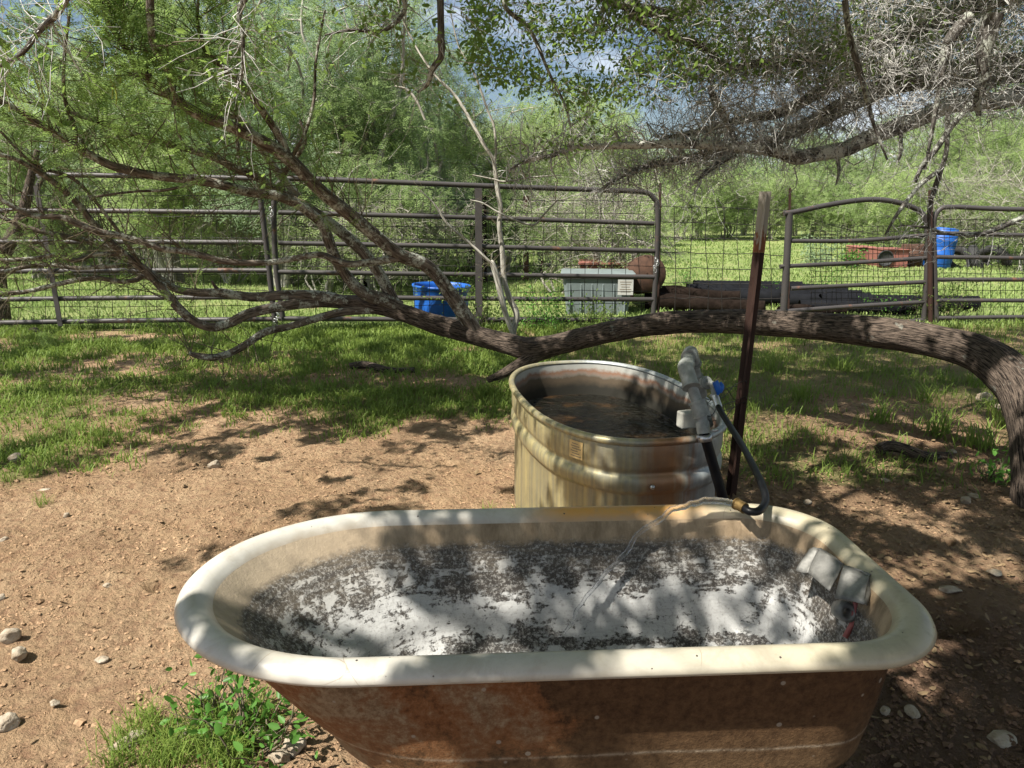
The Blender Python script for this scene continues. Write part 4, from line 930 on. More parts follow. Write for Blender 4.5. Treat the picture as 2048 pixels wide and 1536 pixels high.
p = at(1215, 545, 10.8); e = empty('red_sheet', (p.x, 10.9, .0), R(-6), label='faded red metal box showing above the grey bin', cat='box')
g = G(); g.box((0, 0, .28), (.8, .6, .56)); g.box((0, 0, .585), (.86, .66, .04)); g.obj('box_body', MAT['rust_red'], e, smooth=False, bevel=.015)
# timbers lying in front of the wire fence
def log(u0, v0, Y0, u1, v1, Y1, r, lb, mat='timber', name='log', z=None):
    a = at(u0, v0, Y0); b = at(u1, v1, Y1); a.z = r * .9 if z is None else z; b.z = r * .9 if z is None else z
    g = G(); m = 18; P_ = [a.lerp(b, t) + Vector((0, .03 * math.sin(t * 9), .02 * math.sin(t * 6))) - a for t in np.linspace(0, 1, m)]
    g.tube(P_, [r * (1 - .25 * t) for t in np.linspace(0, 1, m)], 14, lump=.18, lscale=4, seed=int(u0)); o = g.obj(name, MAT[mat], tcoord=True); o.location = a; return tag(o, lb, 'log')
log(1290, 600, 9.9, 1530, 625, 9.4, .12, 'thick dark timber lying behind the wire fence')
log(1310, 590, 10.4, 1480, 600, 10.2, .12, 'brown weathered timber behind the thick dark one', z=.15)
log(1560, 640, 9.2, 1690, 640, 9.4, .08, 'dark log behind the foot of the arched gate')
# black corrugated pipes
def bigpipe(x0, y0, x1, y1, r, lb, ribs=True):
    L = math.hypot(x1 - x0, y1 - y0); n = int(L / .035); t = np.linspace(0, 1, n); P_ = np.stack([t * (x1 - x0), t * (y1 - y0), np.full(n, 0.)], 1)
    rad = r * (1 - .06 * (np.arange(n) % 2)); g = G(); g.tube(P_, rad, 20, cap=False); g.tube(P_[::-1], rad * .86, 20, cap=False)
    o = g.obj('drain_pipe', MAT['drain']); o.location = (x0, y0, r); tag(o, lb, 'pipe', 'black drain pipes lying in the field')
for k, (u0, Y0, u1, Y1, r, lb) in enumerate([(1385, 11.9, 1600, 11.7, .11, 'rearmost black pipe of the pile in the field'), (1392, 11.5, 1650, 11.3, .11, 'black pipe second from the back of the pile'), (1372, 11.15, 1690, 10.9, .12, 'black pipe in the middle of the pile'), (1400, 10.8, 1720, 10.45, .11, 'black pipe fourth from the back of the pile'), (1450, 10.5, 1740, 10.1, .11, 'black pipe nearest the fence in the pile'), (1560, 10.2, 1880, 9.7, .10, 'black pipe slanting behind the arched gate'), (1640, 9.95, 1955, 9.75, .11, 'black pipe ending near the right panel'), (1600, 9.6, 1830, 9.4, .09, 'short front black pipe behind the arched gate')]):
    pa, pb_ = at(u0, 600, Y0), at(u1, 600, Y1); bigpipe(pa.x, Y0, pb_.x, Y1, r, lb)
# far red boxes, barrels and dark heap
def farbox(u, v, Y, sx, sz, lb, mat, hole=False):
    p = at(u, v, Y); e = empty('metal_box', (p.x, Y, 0), label=lb, cat='box'); g = G(); g.box((0, 0, sz / 2), (sx, .7, sz)); g.box((0, -.02, sz + .02), (sx * 1.04, .74, .04)); g.obj('box_body', MAT[mat], e, smooth=False, bevel=.02)
    if hole: g = G(); g.lathe([(.01, 0), (.17, 0), (.17, .03), (.19, .03), (.19, 0)], 24, (-sx * .36, -.37, sz * .55), Matrix.Rotation(R(90), 3, 'X')); g.obj('opening', MAT['rubber'], e)
farbox(1772, 533, 17.4, .66, .40, 'faded red metal box with a dark round opening far beyond the arched gate', 'rust_red', True)
farbox(1718, 520, 18.4, .42, .4, 'pale red box left of the box with the round opening', 'rust_red')
for u, lb in ((1822, 'rusty brown drum standing right of the far red box'), (1848, 'second rusty drum beside the far blue barrel')):
    p = at(u, 540, 17.6); e = empty('drum', (p.x, 17.6, 0), label=lb, cat='drum'); g = G(); g.lathe([(.01, 0), (.27, 0), (.28, .25), (.29, .26), (.28, .27), (.28, .5), (.27, .52), (.01, .5)], 24); g.obj('drum_body', MAT['rust_dark'], e)
p = at(1872, 535, 17.0); e = empty('barrel', (p.x, 17.0, 0), label='tall bright blue plastic barrel far beyond the right gate post', cat='barrel'); e.rotation_euler = (0, R(6), 0)
g = G(); g.lathe([(.01, 0), (.26, 0), (.29, .05), (.30, .3), (.31, .32), (.30, .34), (.30, .62), (.31, .64), (.30, .66), (.28, .9), (.25, .93), (.01, .93)], 28); g.obj('barrel_body', MAT['blue_plastic'], e)
for k, (u, Y, tl, lb) in enumerate([(1915, 17.5, 0, 'dark old tyre lying left in the far heap'), (1950, 17.2, .3, 'dark old tyre leaning in the middle of the far heap'), (1985, 17.6, .1, 'dark old tyre lying right in the far heap')]):
    p = at(u, 540, Y); e = empty('tyre', (p.x, Y, .14), label=lb, cat='tyre'); e.rotation_euler = (tl + .9, 0, k)
    g = G(); g.tube([(.3 * math.cos(t), .3 * math.sin(t), 0) for t in np.linspace(0, 6.283, 33)], .11, 12, cap=False); g.obj('tread', MAT['rubber'], e)
# stick and dead log on the near grass
log(700, 742, 6.1, 830, 752, 6.0, .035, 'dark rotten log lying in the shaded grass left of the stock tank', 'bark')
log(1755, 930, 3.9, 1900, 950, 3.8, .035, 'grey dead log half buried in the soil near the trunk base', 'bark')
log(60, 665, 8.0, 95, 652, 7.9, .03, 'short dark stick in the grass below the left panel', 'bark')

# ------------------------------------------------------------ leaning mesquite with the long horizontal limb
def branch(parent, pts, name='branch', mat='bark_branch', n=12, lump=.12, per=7, seed=0):
    P_, r_ = pxpath(pts, per); g = G(); g.tube(P_, r_, n, lump=lump, lscale=3.5, seed=seed)
    g.obj(name, MAT[mat], parent, tcoord=True); return P_, r_
lt = empty('leaning_mesquite', (0, 0, 0), label='mesquite tree whose thick trunk bends down into a long horizontal limb behind the stock tank', cat='tree')
branch(lt, [(2090, 1060, 3.2, .17), (2082, 1015, 3.2, .13), (2074, 930, 3.25, .112), (2060, 840, 3.35, .108), (2032, 768, 3.5, .105), (1968, 712, 3.7, .098), (1870, 682, 3.9, .092), (1750, 664, 4.1, .087), (1600, 650, 4.4, .082), (1450, 643, 4.7, .078), (1330, 646, 4.9, .076), (1220, 664, 5.1, .078), (1130, 686, 5.3, .082), (1060, 696, 5.4, .086), (1000, 683, 5.5, .084), (930, 665, 5.55, .080), (860, 645, 5.6, .075), (790, 620, 5.65, .07), (720, 607, 5.7, .058), (650, 603, 5.75, .052), (598, 605, 5.75, .045)], 'trunk', 'bark', 40, .17, 14)
BR = []
def B(pts, **k): BR.append(branch(lt, pts, seed=len(BR) + 1, **k)[0])
B([(1095, 702, 5.4, .06), (1050, 722, 5.36, .05), (1010, 745, 5.3, .036), (975, 760, 5.25, .022)], name='broken_stub', mat='bark')
B([(955, 672, 5.55, .065), (935, 640, 5.52, .06), (905, 595, 5.45, .055), (875, 552, 5.38, .05), (845, 527, 5.3, .048), (797, 508, 5.2, .047), (740, 462, 5.1, .046), (695, 425, 5.0, .046), (640, 380, 4.9, .044), (585, 325, 4.8, .043), (540, 292, 4.72, .04), (460, 252, 4.6, .036), (400, 230, 4.5, .033), (340, 190, 4.4, .028), (290, 148, 4.3, .022), (255, 100, 4.2, .017), (215, 40, 4.1, .013), (190, -40, 4.0, .009)])
B([(578, 320, 4.8, .03), (560, 275, 4.76, .026), (520, 215, 4.7, .023), (480, 165, 4.62, .020), (440, 130, 4.55, .017), (410, 100, 4.5, .013), (395, 40, 4.4, .01), (400, -30, 4.3, .007)])
B([(800, 615, 5.65, .055), (768, 600, 5.6, .055), (729, 586, 5.55, .05), (701, 562, 5.5, .045), (677, 528, 5.42, .041), (660, 487, 5.35, .04), (645, 450, 5.3, .038), (622, 428, 5.25, .036), (590, 406, 5.2, .035), (547, 390, 5.12, .034), (496, 384, 5.05, .033), (444, 370, 4.95, .033), (393, 360, 4.9, .031), (308, 351, 4.8, .028), (256, 341, 4.7, .027), (212, 327, 4.65, .026), (164, 300, 4.6, .025), (137, 284, 4.55, .023), (85, 253, 4.5, .021), (34, 219, 4.4, .018), (-30, 190, 4.3, .015)])
B([(800, 632, 5.65, .05), (780, 589, 5.65, .047), (756, 545, 5.62, .045), (729, 508, 5.6, .045), (701, 480, 5.58, .045), (668, 452, 5.55, .042), (630, 425, 5.5, .04), (591, 402, 5.45, .038), (550, 378, 5.4, .033), (509, 351, 5.3, .03), (472, 338, 5.25, .028), (427, 314, 5.2, .026), (359, 294, 5.1, .024), (308, 281, 5.05, .023), (265, 268, 5.0, .022), (222, 253, 4.95, .020), (188, 239, 4.9, .019), (137, 226, 4.85, .017), (85, 212, 4.8, .015), (45, 200, 4.75, .012)])
B([(600, 398, 5.5, .03), (545, 330, 5.45, .027), (489, 246, 5.3, .024), (444, 222, 5.25, .021), (403, 195, 5.2, .018), (370, 140, 5.1, .014), (350, 80, 5.0, .01)], mat='bark_pale')
B([(700, 606, 5.7, .05), (649, 594, 5.72, .045), (581, 590, 5.72, .04), (513, 594, 5.7, .038), (472, 590, 5.68, .036), (441, 585, 5.66, .036), (393, 585, 5.62, .032), (359, 580, 5.6, .03), (338, 570, 5.58, .03), (318, 556, 5.55, .028), (290, 539, 5.5, .026), (256, 522, 5.45, .024), (205, 491, 5.4, .022), (137, 474, 5.3, .02), (85, 464, 5.2, .018), (34, 447, 5.15, .016), (-30, 420, 5.1, .014)])
B([(446, 588, 5.66, .022), (432, 575, 5.62, .014), (424, 562, 5.6, .008)], name='broken_stub')
B([(640, 603, 5.75, .05), (598, 607, 5.7, .044), (547, 615, 5.62, .04), (496, 628, 5.55, .038), (461, 645, 5.5, .037), (427, 654, 5.45, .036), (393, 645, 5.4, .034), (366, 625, 5.35, .033), (343, 600, 5.3, .032), (315, 566, 5.25, .03), (290, 540, 5.2, .03), (260, 518, 5.15, .028), (232, 495, 5.1, .026), (205, 467, 5.05, .024), (181, 440, 5.0, .022), (161, 413, 4.95, .020), (137, 389, 4.9, .020), (103, 361, 4.8, .018), (68, 338, 4.7, .016), (30, 318, 4.6, .014), (-30, 300, 4.5, .011)])
B([(765, 618, 5.65, .04), (700, 622, 5.66, .036), (649, 632, 5.65, .03), (581, 652, 5.6, .028), (533, 663, 5.55, .03), (496, 686, 5.5, .028), (461, 706, 5.45, .028), (427, 715, 5.4, .027), (393, 711, 5.38, .022), (378, 706, 5.36, .012)])
B([(800, 516, 5.2, .03), (753, 522, 5.15, .026), (701, 528, 5.1, .024), (672, 521, 5.08, .023), (639, 509, 5.05, .023), (598, 515, 5.0, .022), (547, 524, 4.95, .021), (496, 526, 4.9, .021), (444, 522, 4.85, .022), (410, 513, 4.8, .022), (369, 503, 4.75, .021), (325, 498, 4.7, .020), (284, 484, 4.65, .020), (239, 471, 4.6, .020), (198, 464, 4.55, .022), (154, 447, 4.5, .019), (120, 434, 4.45, .017), (68, 432, 4.4, .015), (34, 418, 4.35, .014), (-30, 380, 4.3, .012)])
B([(245, 508, 5.15, .018), (191, 509, 5.1, .015), (150, 521, 5.0, .016), (113, 509, 4.95, .014), (68, 517, 4.9, .014), (0, 521, 4.8, .012), (-40, 520, 4.8, .01)])
B([(262, 532, 5.3, .02), (239, 531, 5.25, .017), (154, 536, 5.2, .015), (100, 530, 5.15, .015), (51, 534, 5.1, .014), (0, 546, 5.0, .013), (-40, 556, 5, .01)])
B([(330, 572, 5.5, .022), (290, 552, 5.4, .02), (273, 560, 5.35, .018), (239, 563, 5.3, .018), (188, 556, 5.2, .018), (120, 567, 5.1, .017), (51, 584, 5.0, .016), (0, 586, 4.9, .015), (-40, 584, 4.9, .012)])
for P_ in ([(301, -20, 4.0, .02), (301, 41, 4.0, .019), (308, 92, 4.05, .018), (328, 123, 4.1, .016), (342, 164, 4.2, .014), (350, 200, 4.3, .01)],
           [(150, 300, 4.6, .014), (150, 255, 4.55, .013), (130, 200, 4.5, .011), (128, 120, 4.4, .009), (140, 20, 4.3, .007)],
           [(165, 310, 4.6, .015), (160, 280, 4.7, .014), (145, 250, 4.8, .013), (140, 232, 4.85, .01)],
           [(480, 340, 5.1, .014), (475, 280, 5.15, .012), (472, 180, 5.2, .01), (480, 60, 5.25, .008), (490, -30, 5.3, .006)],
           [(585, 312, 4.8, .014), (610, 265, 4.85, .012), (628, 200, 4.9, .01), (632, 120, 4.95, .009), (650, 20, 5.0, .007)],
           [(560, 360, 5.4, .02), (580, 330, 5.4, .018), (610, 285, 5.4, .013), (600, 240, 5.4, .008)],
           [(393, 366, 4.9, .01), (330, 380, 4.8, .009), (270, 383, 4.7, .008), (200, 392, 4.6, .007), (180, 398, 4.6, .005)],
           [(290, 540, 5.2, .012), (220, 440, 5.0, .012), (150, 360, 4.9, .011), (70, 330, 4.8, .01), (0, 262, 4.7, .008)]):
    B(P_)
# secondary twigs, then feathery leaves
def along(paths, n, t0, t1, wts=None):
    ln = np.array([np.linalg.norm(np.diff(p_, axis=0), axis=1).sum() for p_ in paths]); pk = rng.choice(len(paths), n, p=ln / ln.sum()); t = rng.uniform(t0, t1, n); out = []; tan = []
    for a, b in zip(pk, t):
        P_ = paths[a]; f = b * (len(P_) - 1.001); i = int(f); out.append(P_[i] * (1 - f + i) + P_[i + 1] * (f - i)); tan.append(P_[i + 1] - P_[i])
    return np.array(out), unit(np.array(tan))
def sideways(T, up=.3, fwd=.5):
    n = len(T); D = rdir(n); D = D - T * (D * T).sum(1, keepdims=True) * .8; D[:, 2] += up; return unit(unit(D) + T * fwd)
g = G(); gl = G()
P0, T0_ = along([b for b in BR if len(b) > 30], 620, .35, 1.0); k = rng.random(len(P0)) < .85; P0, T0_ = P0[k], T0_[k]
D0 = sideways(T0_, .45); L0_ = rng.uniform(.25, .8, len(P0)); pts = twigs(g, P0, D0, L0_, rng.uniform(.003, .006, len(P0)), 5, .28, 0)
ends = np.concatenate(pts[2:]); ed = np.concatenate([unit(pts[i] - pts[i - 1]) for i in range(2, 6)])
sel = rng.integers(0, len(ends), 1500); D1 = unit(ed[sel] + rdir(len(sel)) * .8); pts2 = twigs(g, ends[sel], D1, rng.uniform(.08, .3, len(sel)), .0018, 3, .3, -.05)
g.obj('twigs', MAT['twig_green'], lt)
allp = np.concatenate([ends] + pts2[1:]);
def toss(P_):   # image position of points
    y = P_[:, 1]; dz = P_[:, 2] - CAMH; zc_ = y * cP - dz * sP; yc = y * sP + dz * cP
    return 1024 + F * P_[:, 0] / zc_, 768 - F * yc / zc_
u_, v_ = toss(allp); ok = (v_ < 200 + 130 * rng.random(len(v_))) | (rng.random(len(v_)) < .08); allp = allp[ok]
sel = rng.integers(0, len(allp), 3600); Pq = allp[sel] + rng.normal(size=(len(sel), 3)) * .02
A_ = rdir(len(sel)); A_[:, 2] = -.15 + .5 * A_[:, 2]; A_ = unit(A_); S_ = unit(np.cross(A_, np.array([0, 0, 1.]) + rdir(len(sel)) * .6))
pinnate(gl, Pq, A_, S_, rng.uniform(.07, .14, len(sel)), 11, .034, .0058)
gl.obj('foliage', MAT['leaf_near'], lt)
# bean pods hanging from the mesquite
podm = m_leaf('bean_pod', (.25, .33, .06), (.34, .38, .1), .2)
for (u, v, Y_) in ((218, 150, 3.9), (226, 165, 3.92), (6, 90, 3.8), (72, 160, 4.0), (80, 170, 4.0), (10, 175, 3.9), (235, 130, 3.95), (575, 245, 4.5)):
    p = at(u, v, Y_); L_ = random.uniform(.07, .12); q = [p + Vector((.01 * math.sin(t * 3), 0, -L_ * t)) for t in np.linspace(0, 1, 12)]
    g = G(); g.tube(q, [.0022 + .0018 * (i % 2) for i in range(12)], 6); g.obj('bean_pod', podm, lt)

# ------------------------------------------------------------ oak on the right: limbs, dead twigs, overhead canopy
oak = empty('live_oak', (0, 0, 0), label='spreading live oak reaching in from the right with lichened limbs and tangled dead twigs', cat='tree')
OB = []
def O(pts, **k): OB.append(branch(oak, pts, name='limb', mat='bark_oak' if OB else 'bark_lichen', seed=50 + len(OB), lump=.2, **k)[0])
g = G(); tp = crom([(5.0, 5.6, -.1), (4.95, 5.6, .6), (4.8, 5.5, 1.5), (4.7, 5.3, 2.4), (4.4, 5.0, 3.4), (4.0, 4.6, 4.6), (3.8, 4.0, 5.8)], 8); g.tube(tp, np.linspace(.30, .13, len(tp)), 24, lump=.12, lscale=2); g.obj('trunk', MAT['bark_oak'], oak, tcoord=True)
O([(2300, 190, 5.4, .10), (2150, 186, 5.2, .075), (2048, 190, 5.1, .062), (1997, 202, 5.0, .058), (1946, 206, 4.95, .055), (1895, 212, 4.9, .052), (1861, 226, 4.85, .054), (1809, 248, 4.8, .052), (1775, 262, 4.75, .052), (1724, 282, 4.7, .05), (1690, 298, 4.65, .048), (1639, 308, 4.6, .045), (1594, 314, 4.55, .045), (1565, 304, 4.52, .042), (1519, 297, 4.5, .038), (1468, 294, 4.45, .035), (1416, 290, 4.4, .030), (1347, 288, 4.35, .026), (1282, 290, 4.3, .022), (1210, 292, 4.3, .018), (1139, 296, 4.3, .014), (1105, 311, 4.3, .012), (1060, 318, 4.3, .009), (1020, 340, 4.3, .006)], n=18)
O([(2300, 90, 5.6, .14), (2120, 128, 5.5, .12), (2048, 135, 5.45, .105), (1960, 143, 5.4, .10), (1881, 152, 5.35, .09), (1792, 166, 5.3, .08), (1724, 193, 5.25, .068), (1673, 219, 5.2, .058), (1639, 239, 5.15, .052), (1587, 262, 5.1, .046), (1536, 286, 5.05, .04), (1450, 300, 5.0, .034), (1370, 318, 4.95, .028), (1300, 330, 4.9, .022), (1250, 350, 4.9, .014), (1200, 380, 4.9, .008)], n=16)
O([(1900, 150, 5.4, .06), (1820, 130, 5.3, .055), (1740, 140, 5.2, .05), (1690, 158, 5.1, .044), (1630, 190, 5.0, .038), (1560, 225, 4.95, .032), (1480, 240, 4.9, .026), (1400, 262, 4.85, .02), (1330, 275, 4.8, .012)], n=14)
O([(2200, -60, 5.0, .08), (2000, -10, 4.9, .07), (1900, 30, 4.8, .06), (1810, 70, 4.7, .045), (1700, 95, 4.6, .04), (1600, 120, 4.6, .03), (1500, 130, 4.5, .022), (1400, 150, 4.5, .014)], n=14)
O([(1480, -60, 4.6, .045), (1400, 0, 4.5, .036), (1350, 30, 4.45, .034), (1290, 20, 4.4, .03), (1235, 5, 4.35, .026), (1180, -20, 4.3, .02)])
O([(1260, 25, 4.4, .026), (1330, 65, 4.4, .026), (1410, 95, 4.45, .022), (1450, 140, 4.5, .016)])
O([(1418, 175, 4.6, .012), (1432, 205, 4.55, .02), (1455, 245, 4.5, .018), (1470, 285, 4.48, .02)])
O([(1470, 310, 4.45, .016), (1440, 325, 4.4, .018), (1412, 345, 4.35, .015), (1395, 362, 4.3, .006)])
O([(1985, 30, 4.0, .05), (1966, 110, 4.0, .035), (1968, 160, 4.0, .022), (1955, 200, 4.0, .02), (1958, 232, 4.0, .012)])
O([(1940, 30, 4.2, .03), (1905, 70, 4.2, .03), (1890, 110, 4.2, .024), (1880, 170, 4.2, .014), (1868, 240, 4.2, .012), (1850, 340, 4.2, .008)])
O([(1690, 0, 3.8, .016), (1698, 60, 3.8, .014), (1710, 110, 3.8, .015), (1720, 145, 3.8, .014), (1735, 200, 3.8, .012), (1748, 250, 3.8, .008), (1775, 320, 3.8, .005)])
O([(1940, 210, 4.3, .018), (1905, 250, 4.25, .016), (1870, 300, 4.2, .016), (1845, 330, 4.2, .013), (1830, 365, 4.2, .008)])
O([(1895, 225, 4.4, .014), (1893, 300, 4.4, .013), (1880, 345, 4.4, .014), (1862, 400, 4.4, .013), (1858, 440, 4.4, .01), (1862, 480, 4.4, .005)])
O([(1880, 340, 4.4, .013), (1840, 370, 4.3, .012), (1800, 420, 4.2, .01), (1770, 470, 4.2, .005)])
O([(2120, 415, 4.6, .02), (2048, 435, 4.6, .018), (2000, 455, 4.6, .016), (1960, 468, 4.55, .013), (1900, 468, 4.5, .010), (1850, 455, 4.4, .007), (1800, 450, 4.4, .004)])
O([(1800, 250, 4.75, .014), (1802, 300, 4.7, .012), (1795, 325, 4.7, .01)])
O([(1670, 300, 4.6, .012), (1678, 340, 4.6, .011), (1672, 370, 4.6, .006)])
O([(879, -60, 3.4, .017), (880, 0, 3.4, .016), (882, 68, 3.4, .015), (882, 113, 3.42, .014), (865, 137, 3.45, .013), (855, 167, 3.48, .01), (835, 185, 3.5, .005)])
O([(1030, -60, 3.9, .013), (1010, 10, 3.9, .012), (1060, 60, 3.95, .01), (1100, 150, 4.0, .008), (1130, 210, 4.0, .007), (1140, 250, 4.0, .006)])
O([(760, -60, 3.2, .012), (810, 10, 3.3, .010), (770, 60, 3.3, .008), (700, 60, 3.3, .006), (650, 70, 3.3, .004)])
O([(560, -60, 3.0, .011), (482, 10, 3.1, .010), (486, 80, 3.1, .008), (484, 150, 3.15, .007), (470, 190, 3.2, .004)])
O([(160, -60, 2.8, .014), (120, 20, 2.85, .012), (80, 60, 2.9, .010), (40, 110, 2.95, .008), (-20, 140, 3.0, .006)])
vis = list(OB)
# tangled dead twigs
g = G()
P0, T0_ = along(OB[1:5] + OB[6:8], 2300, .12, 1.0); D0 = sideways(T0_, .12, .3)
Pa, Ta = along(OB[:1], 420, .15, 1.0); Da = sideways(Ta, 1.1, .3); P0 = np.concatenate([P0, Pa]); D0 = np.concatenate([D0, Da])
pts = twigs(g, P0, D0, rng.uniform(.12, .6, len(P0)), .0018 + .005 * rng.random(len(P0)) ** 3, 6, .62, -.05)
ends = np.concatenate(pts[1:]); ed = np.concatenate([unit(pts[i] - pts[i - 1]) for i in range(1, len(pts))])
u_, v_ = toss(ends); w_ = (v_ < 400); ends, ed = ends[w_], ed[w_]
sel = rng.integers(0, len(ends), 7000); pts2 = twigs(g, ends[sel], unit(ed[sel] * .6 + rdir(len(sel))), rng.uniform(.04, .2, len(sel)), rng.uniform(.001, .0024, len(sel)), 4, .75, -.05)
# hanging sparse twigs from the lower limbs and finer limbs
P1, T1_ = along(OB[:2] + OB[8:17], 330, .1, 1.0); D1 = rdir(len(P1)); D1[:, 2] -= 1.0; pts3 = twigs(g, P1, unit(D1), rng.uniform(.1, .45, len(P1)), .0028, 5, .45, -.05)
e3 = np.concatenate(pts3[1:]); sel = rng.integers(0, len(e3), 700); twigs(g, e3[sel], rdir(len(sel)), rng.uniform(.04, .14, len(sel)), .0014, 3, .4, -.1)
P1, T1_ = along(OB[17:], 260, .1, 1.0); pts4 = twigs(g, P1, sideways(T1_, 0, .5), rng.uniform(.1, .4, len(P1)), .0025, 4, .35, -.02)
# volume of twigs filling the upper right
n = 2600; u0 = rng.uniform(1280, 2100, n); v0 = rng.uniform(-80, 230, n); Y0 = rng.uniform(3.8, 6.2, n); k = rng.random(n) < sstep(1200, 1650, u0 + v0 * .6) ; PV = np.array([tuple(at(*q)) for q in zip(u0[k], v0[k], Y0[k])])
pts5 = twigs(g, PV, rdir(len(PV)), rng.uniform(.15, .5, len(PV)), .0028, 6, .65, -.05); e5 = np.concatenate(pts5[1:]); sel = rng.integers(0, len(e5), 6500); twigs(g, e5[sel], rdir(len(sel)), rng.uniform(.05, .18, len(sel)), .0016, 4, .7, -.05)
g.obj('dead_twigs', MAT['twig'], oak)
# oval leaves: upper middle of view
gl = G()
n = 5200; u0 = rng.uniform(930, 1700, n); v0 = rng.uniform(-90, 260, n); Y0 = rng.uniform(3.6, 5.4, n)
edge = 250 - np.abs(u0 - 1200) * .28 + 60 * (fbm(u0 / 70, v0 / 70, 71) - .5)
k = (v0 < edge * .9) & (rng.random(n) < sstep(.42, .56, fbm(u0 / 60, v0 / 60, 72)) * (1 - .75 * sstep(1280, 1480, u0)) * .85)
C0 = np.array([tuple(at(*q)) for q in zip(u0[k], v0[k], Y0[k])]); lv_c = [C0]
e4 = np.concatenate(pts4[2:]); lv_c.append(e4[rng.integers(0, len(e4), 170)]); e2 = np.concatenate([p_ for p_ in pts2[1:]]); uu, vv = toss(e2); e2 = e2[(vv < 160)]; lv_c.append(e2[rng.integers(0, len(e2), 1100)])
n = 2300; u0 = rng.uniform(1330, 2100, n); v0 = rng.uniform(-100, 190, n); k = v0 < 150 + 60 * (fbm(u0 / 90, v0 / 90, 77) - .5); lv_c.append(np.array([tuple(at(*q)) for q in zip(u0[k], v0[k], rng.uniform(5.0, 6.8, n)[k])]))
C0 = np.concatenate(lv_c); gt = G(); twigs(gt, C0, rdir(len(C0)), rng.uniform(.06, .2, len(C0)), .0015, 3, .4, 0); gt.obj('leafy_twigs', MAT['twig_green'], oak)
C0 = np.repeat(C0, 5, 0) + rng.normal(size=(len(C0) * 5, 3)) * .035; D_ = rdir(len(C0)); S_ = unit(np.cross(D_, rdir(len(C0))))
L_ = rng.uniform(.02, .042, len(C0)); ovals(gl, C0, D_, S_, L_, L_ * .46)
gl.obj('visible_leaves', MAT['leaf_oak'], oak)
# overhead canopy (above the picture): unseen leaf clumps, placed to cast the wanted dappled light
def shade(x, y):
    S = 0 * x
    left = sstep(3.55, 4.4, y + .5 * (fbm(x, y, 81, 3) - .5) - .28 * (x + 1)) * (x < 1.2) * .43
    left *= 1 - .8 * sstep(-2.2, -3.0, x) * (1 - sstep(5, 6, y))
    S = np.maximum(S, left)
    right = sstep(.75, 1.3, x) * (.68 - .30 * sstep(4.0, 5.0, y)); right = np.maximum(right, sstep(.95, 1.3, x) * (1 - sstep(2.3, 3.2, y)) * .88)
    right *= 1 - .5 * np.exp(-((x - 1.9) / .8) ** 2 - ((y - 5.6) / .6) ** 2)
    S = np.maximum(S, right)
    tubm = sstep(-.45, -.1, x) * (1 - sstep(2.15, 2.35, y)) * .64; tubm = np.maximum(tubm, sstep(-.6, -.2, x) * (1 - sstep(1.18, 1.3, y)) * .58)
    S = np.maximum(S, tubm)
    tk = sstep(.2, .5, x) * sstep(2.2, 2.5, y) * .62; S = np.maximum(S, tk)
    S = np.maximum(S, .32 * np.exp(-((x + .3) / .9) ** 2 - ((y - 3.0) / .4) ** 2))
    return np.clip(S * (1 - sstep(8.0, 8.6, y)), 0.012, .93)
n = 60000; gx = rng.uniform(-5.5, 6.5, n); gy = rng.uniform(.2, 8.8, n)
AE = .016; lam = -np.log(1 - shade(gx, gy)) / AE; nzz = fbm(gx * 3.8, gy * 3.8, 91, 3); lam = lam * (.12 + 1.9 * sstep(.42, .56, nzz))
k = rng.random(n) < lam * (12 * 8.6) / n; gx, gy = gx[k], gy[k]; yp = gy - .3 * 3.4; hz = np.maximum(1.4 + .30 * np.maximum(yp, 0) + .35, 2.7) + rng.random(len(gx)) * 1.1; tt = hz / SUN.z
PC = np.stack([gx + SUN.x * tt, gy + SUN.y * tt, hz], 1)
g = G(); m = 30; rr = rng.uniform(.05, .13, len(PC)); Q = np.repeat(PC, m, 0) + rdir(len(PC) * m) * (np.repeat(rr, m) * rng.random(len(PC) * m) ** .4)[:, None]
D_ = rdir(len(Q)); S_ = unit(np.cross(D_, rdir(len(Q)))); L_ = rng.uniform(.055, .085, len(Q)); ovals(g, Q, D_, S_, L_, L_ * .5)
g.obj('canopy', MAT['leaf_oak'], oak)
g = G(); twigs(g, PC, rdir(len(PC)), rng.uniform(.2, .5, len(PC)), .004, 4, .3, .05); g.obj('canopy_twigs', MAT['twig_green'], oak)
for (x1, y1, z1) in ((-3.5, -2.5, 4.8), (0, -3.5, 5), (-5, 4.2, 4.9), (-1.5, 1.0, 5.2), (3.5, -2, 5), (1, 2, 5.2)):
    a = tp[-14]; path = crom([a, a * .65 + np.array([x1, y1, z1 + .9]) * .35, a * .3 + np.array([x1, y1, z1 + .6]) * .7, (x1, y1, z1)], 10)
    path = path + (np.stack([fbm(path[:, 0] * .9, path[:, 1] * .9, 95 + q, 2) for q in range(3)], 1) - .5) * .5 * np.sin(np.linspace(0, math.pi, len(path)))[:, None]
    path[:, 2] = np.maximum(path[:, 2] - .9, 1.4 + .31 * np.maximum(path[:, 1], 0) + .25)
    g = G(); g.tube(path, np.linspace(.09, .015, len(path)), 12, lump=.12, lscale=2); g.obj('limb', MAT['bark_oak'], oak, tcoord=True)

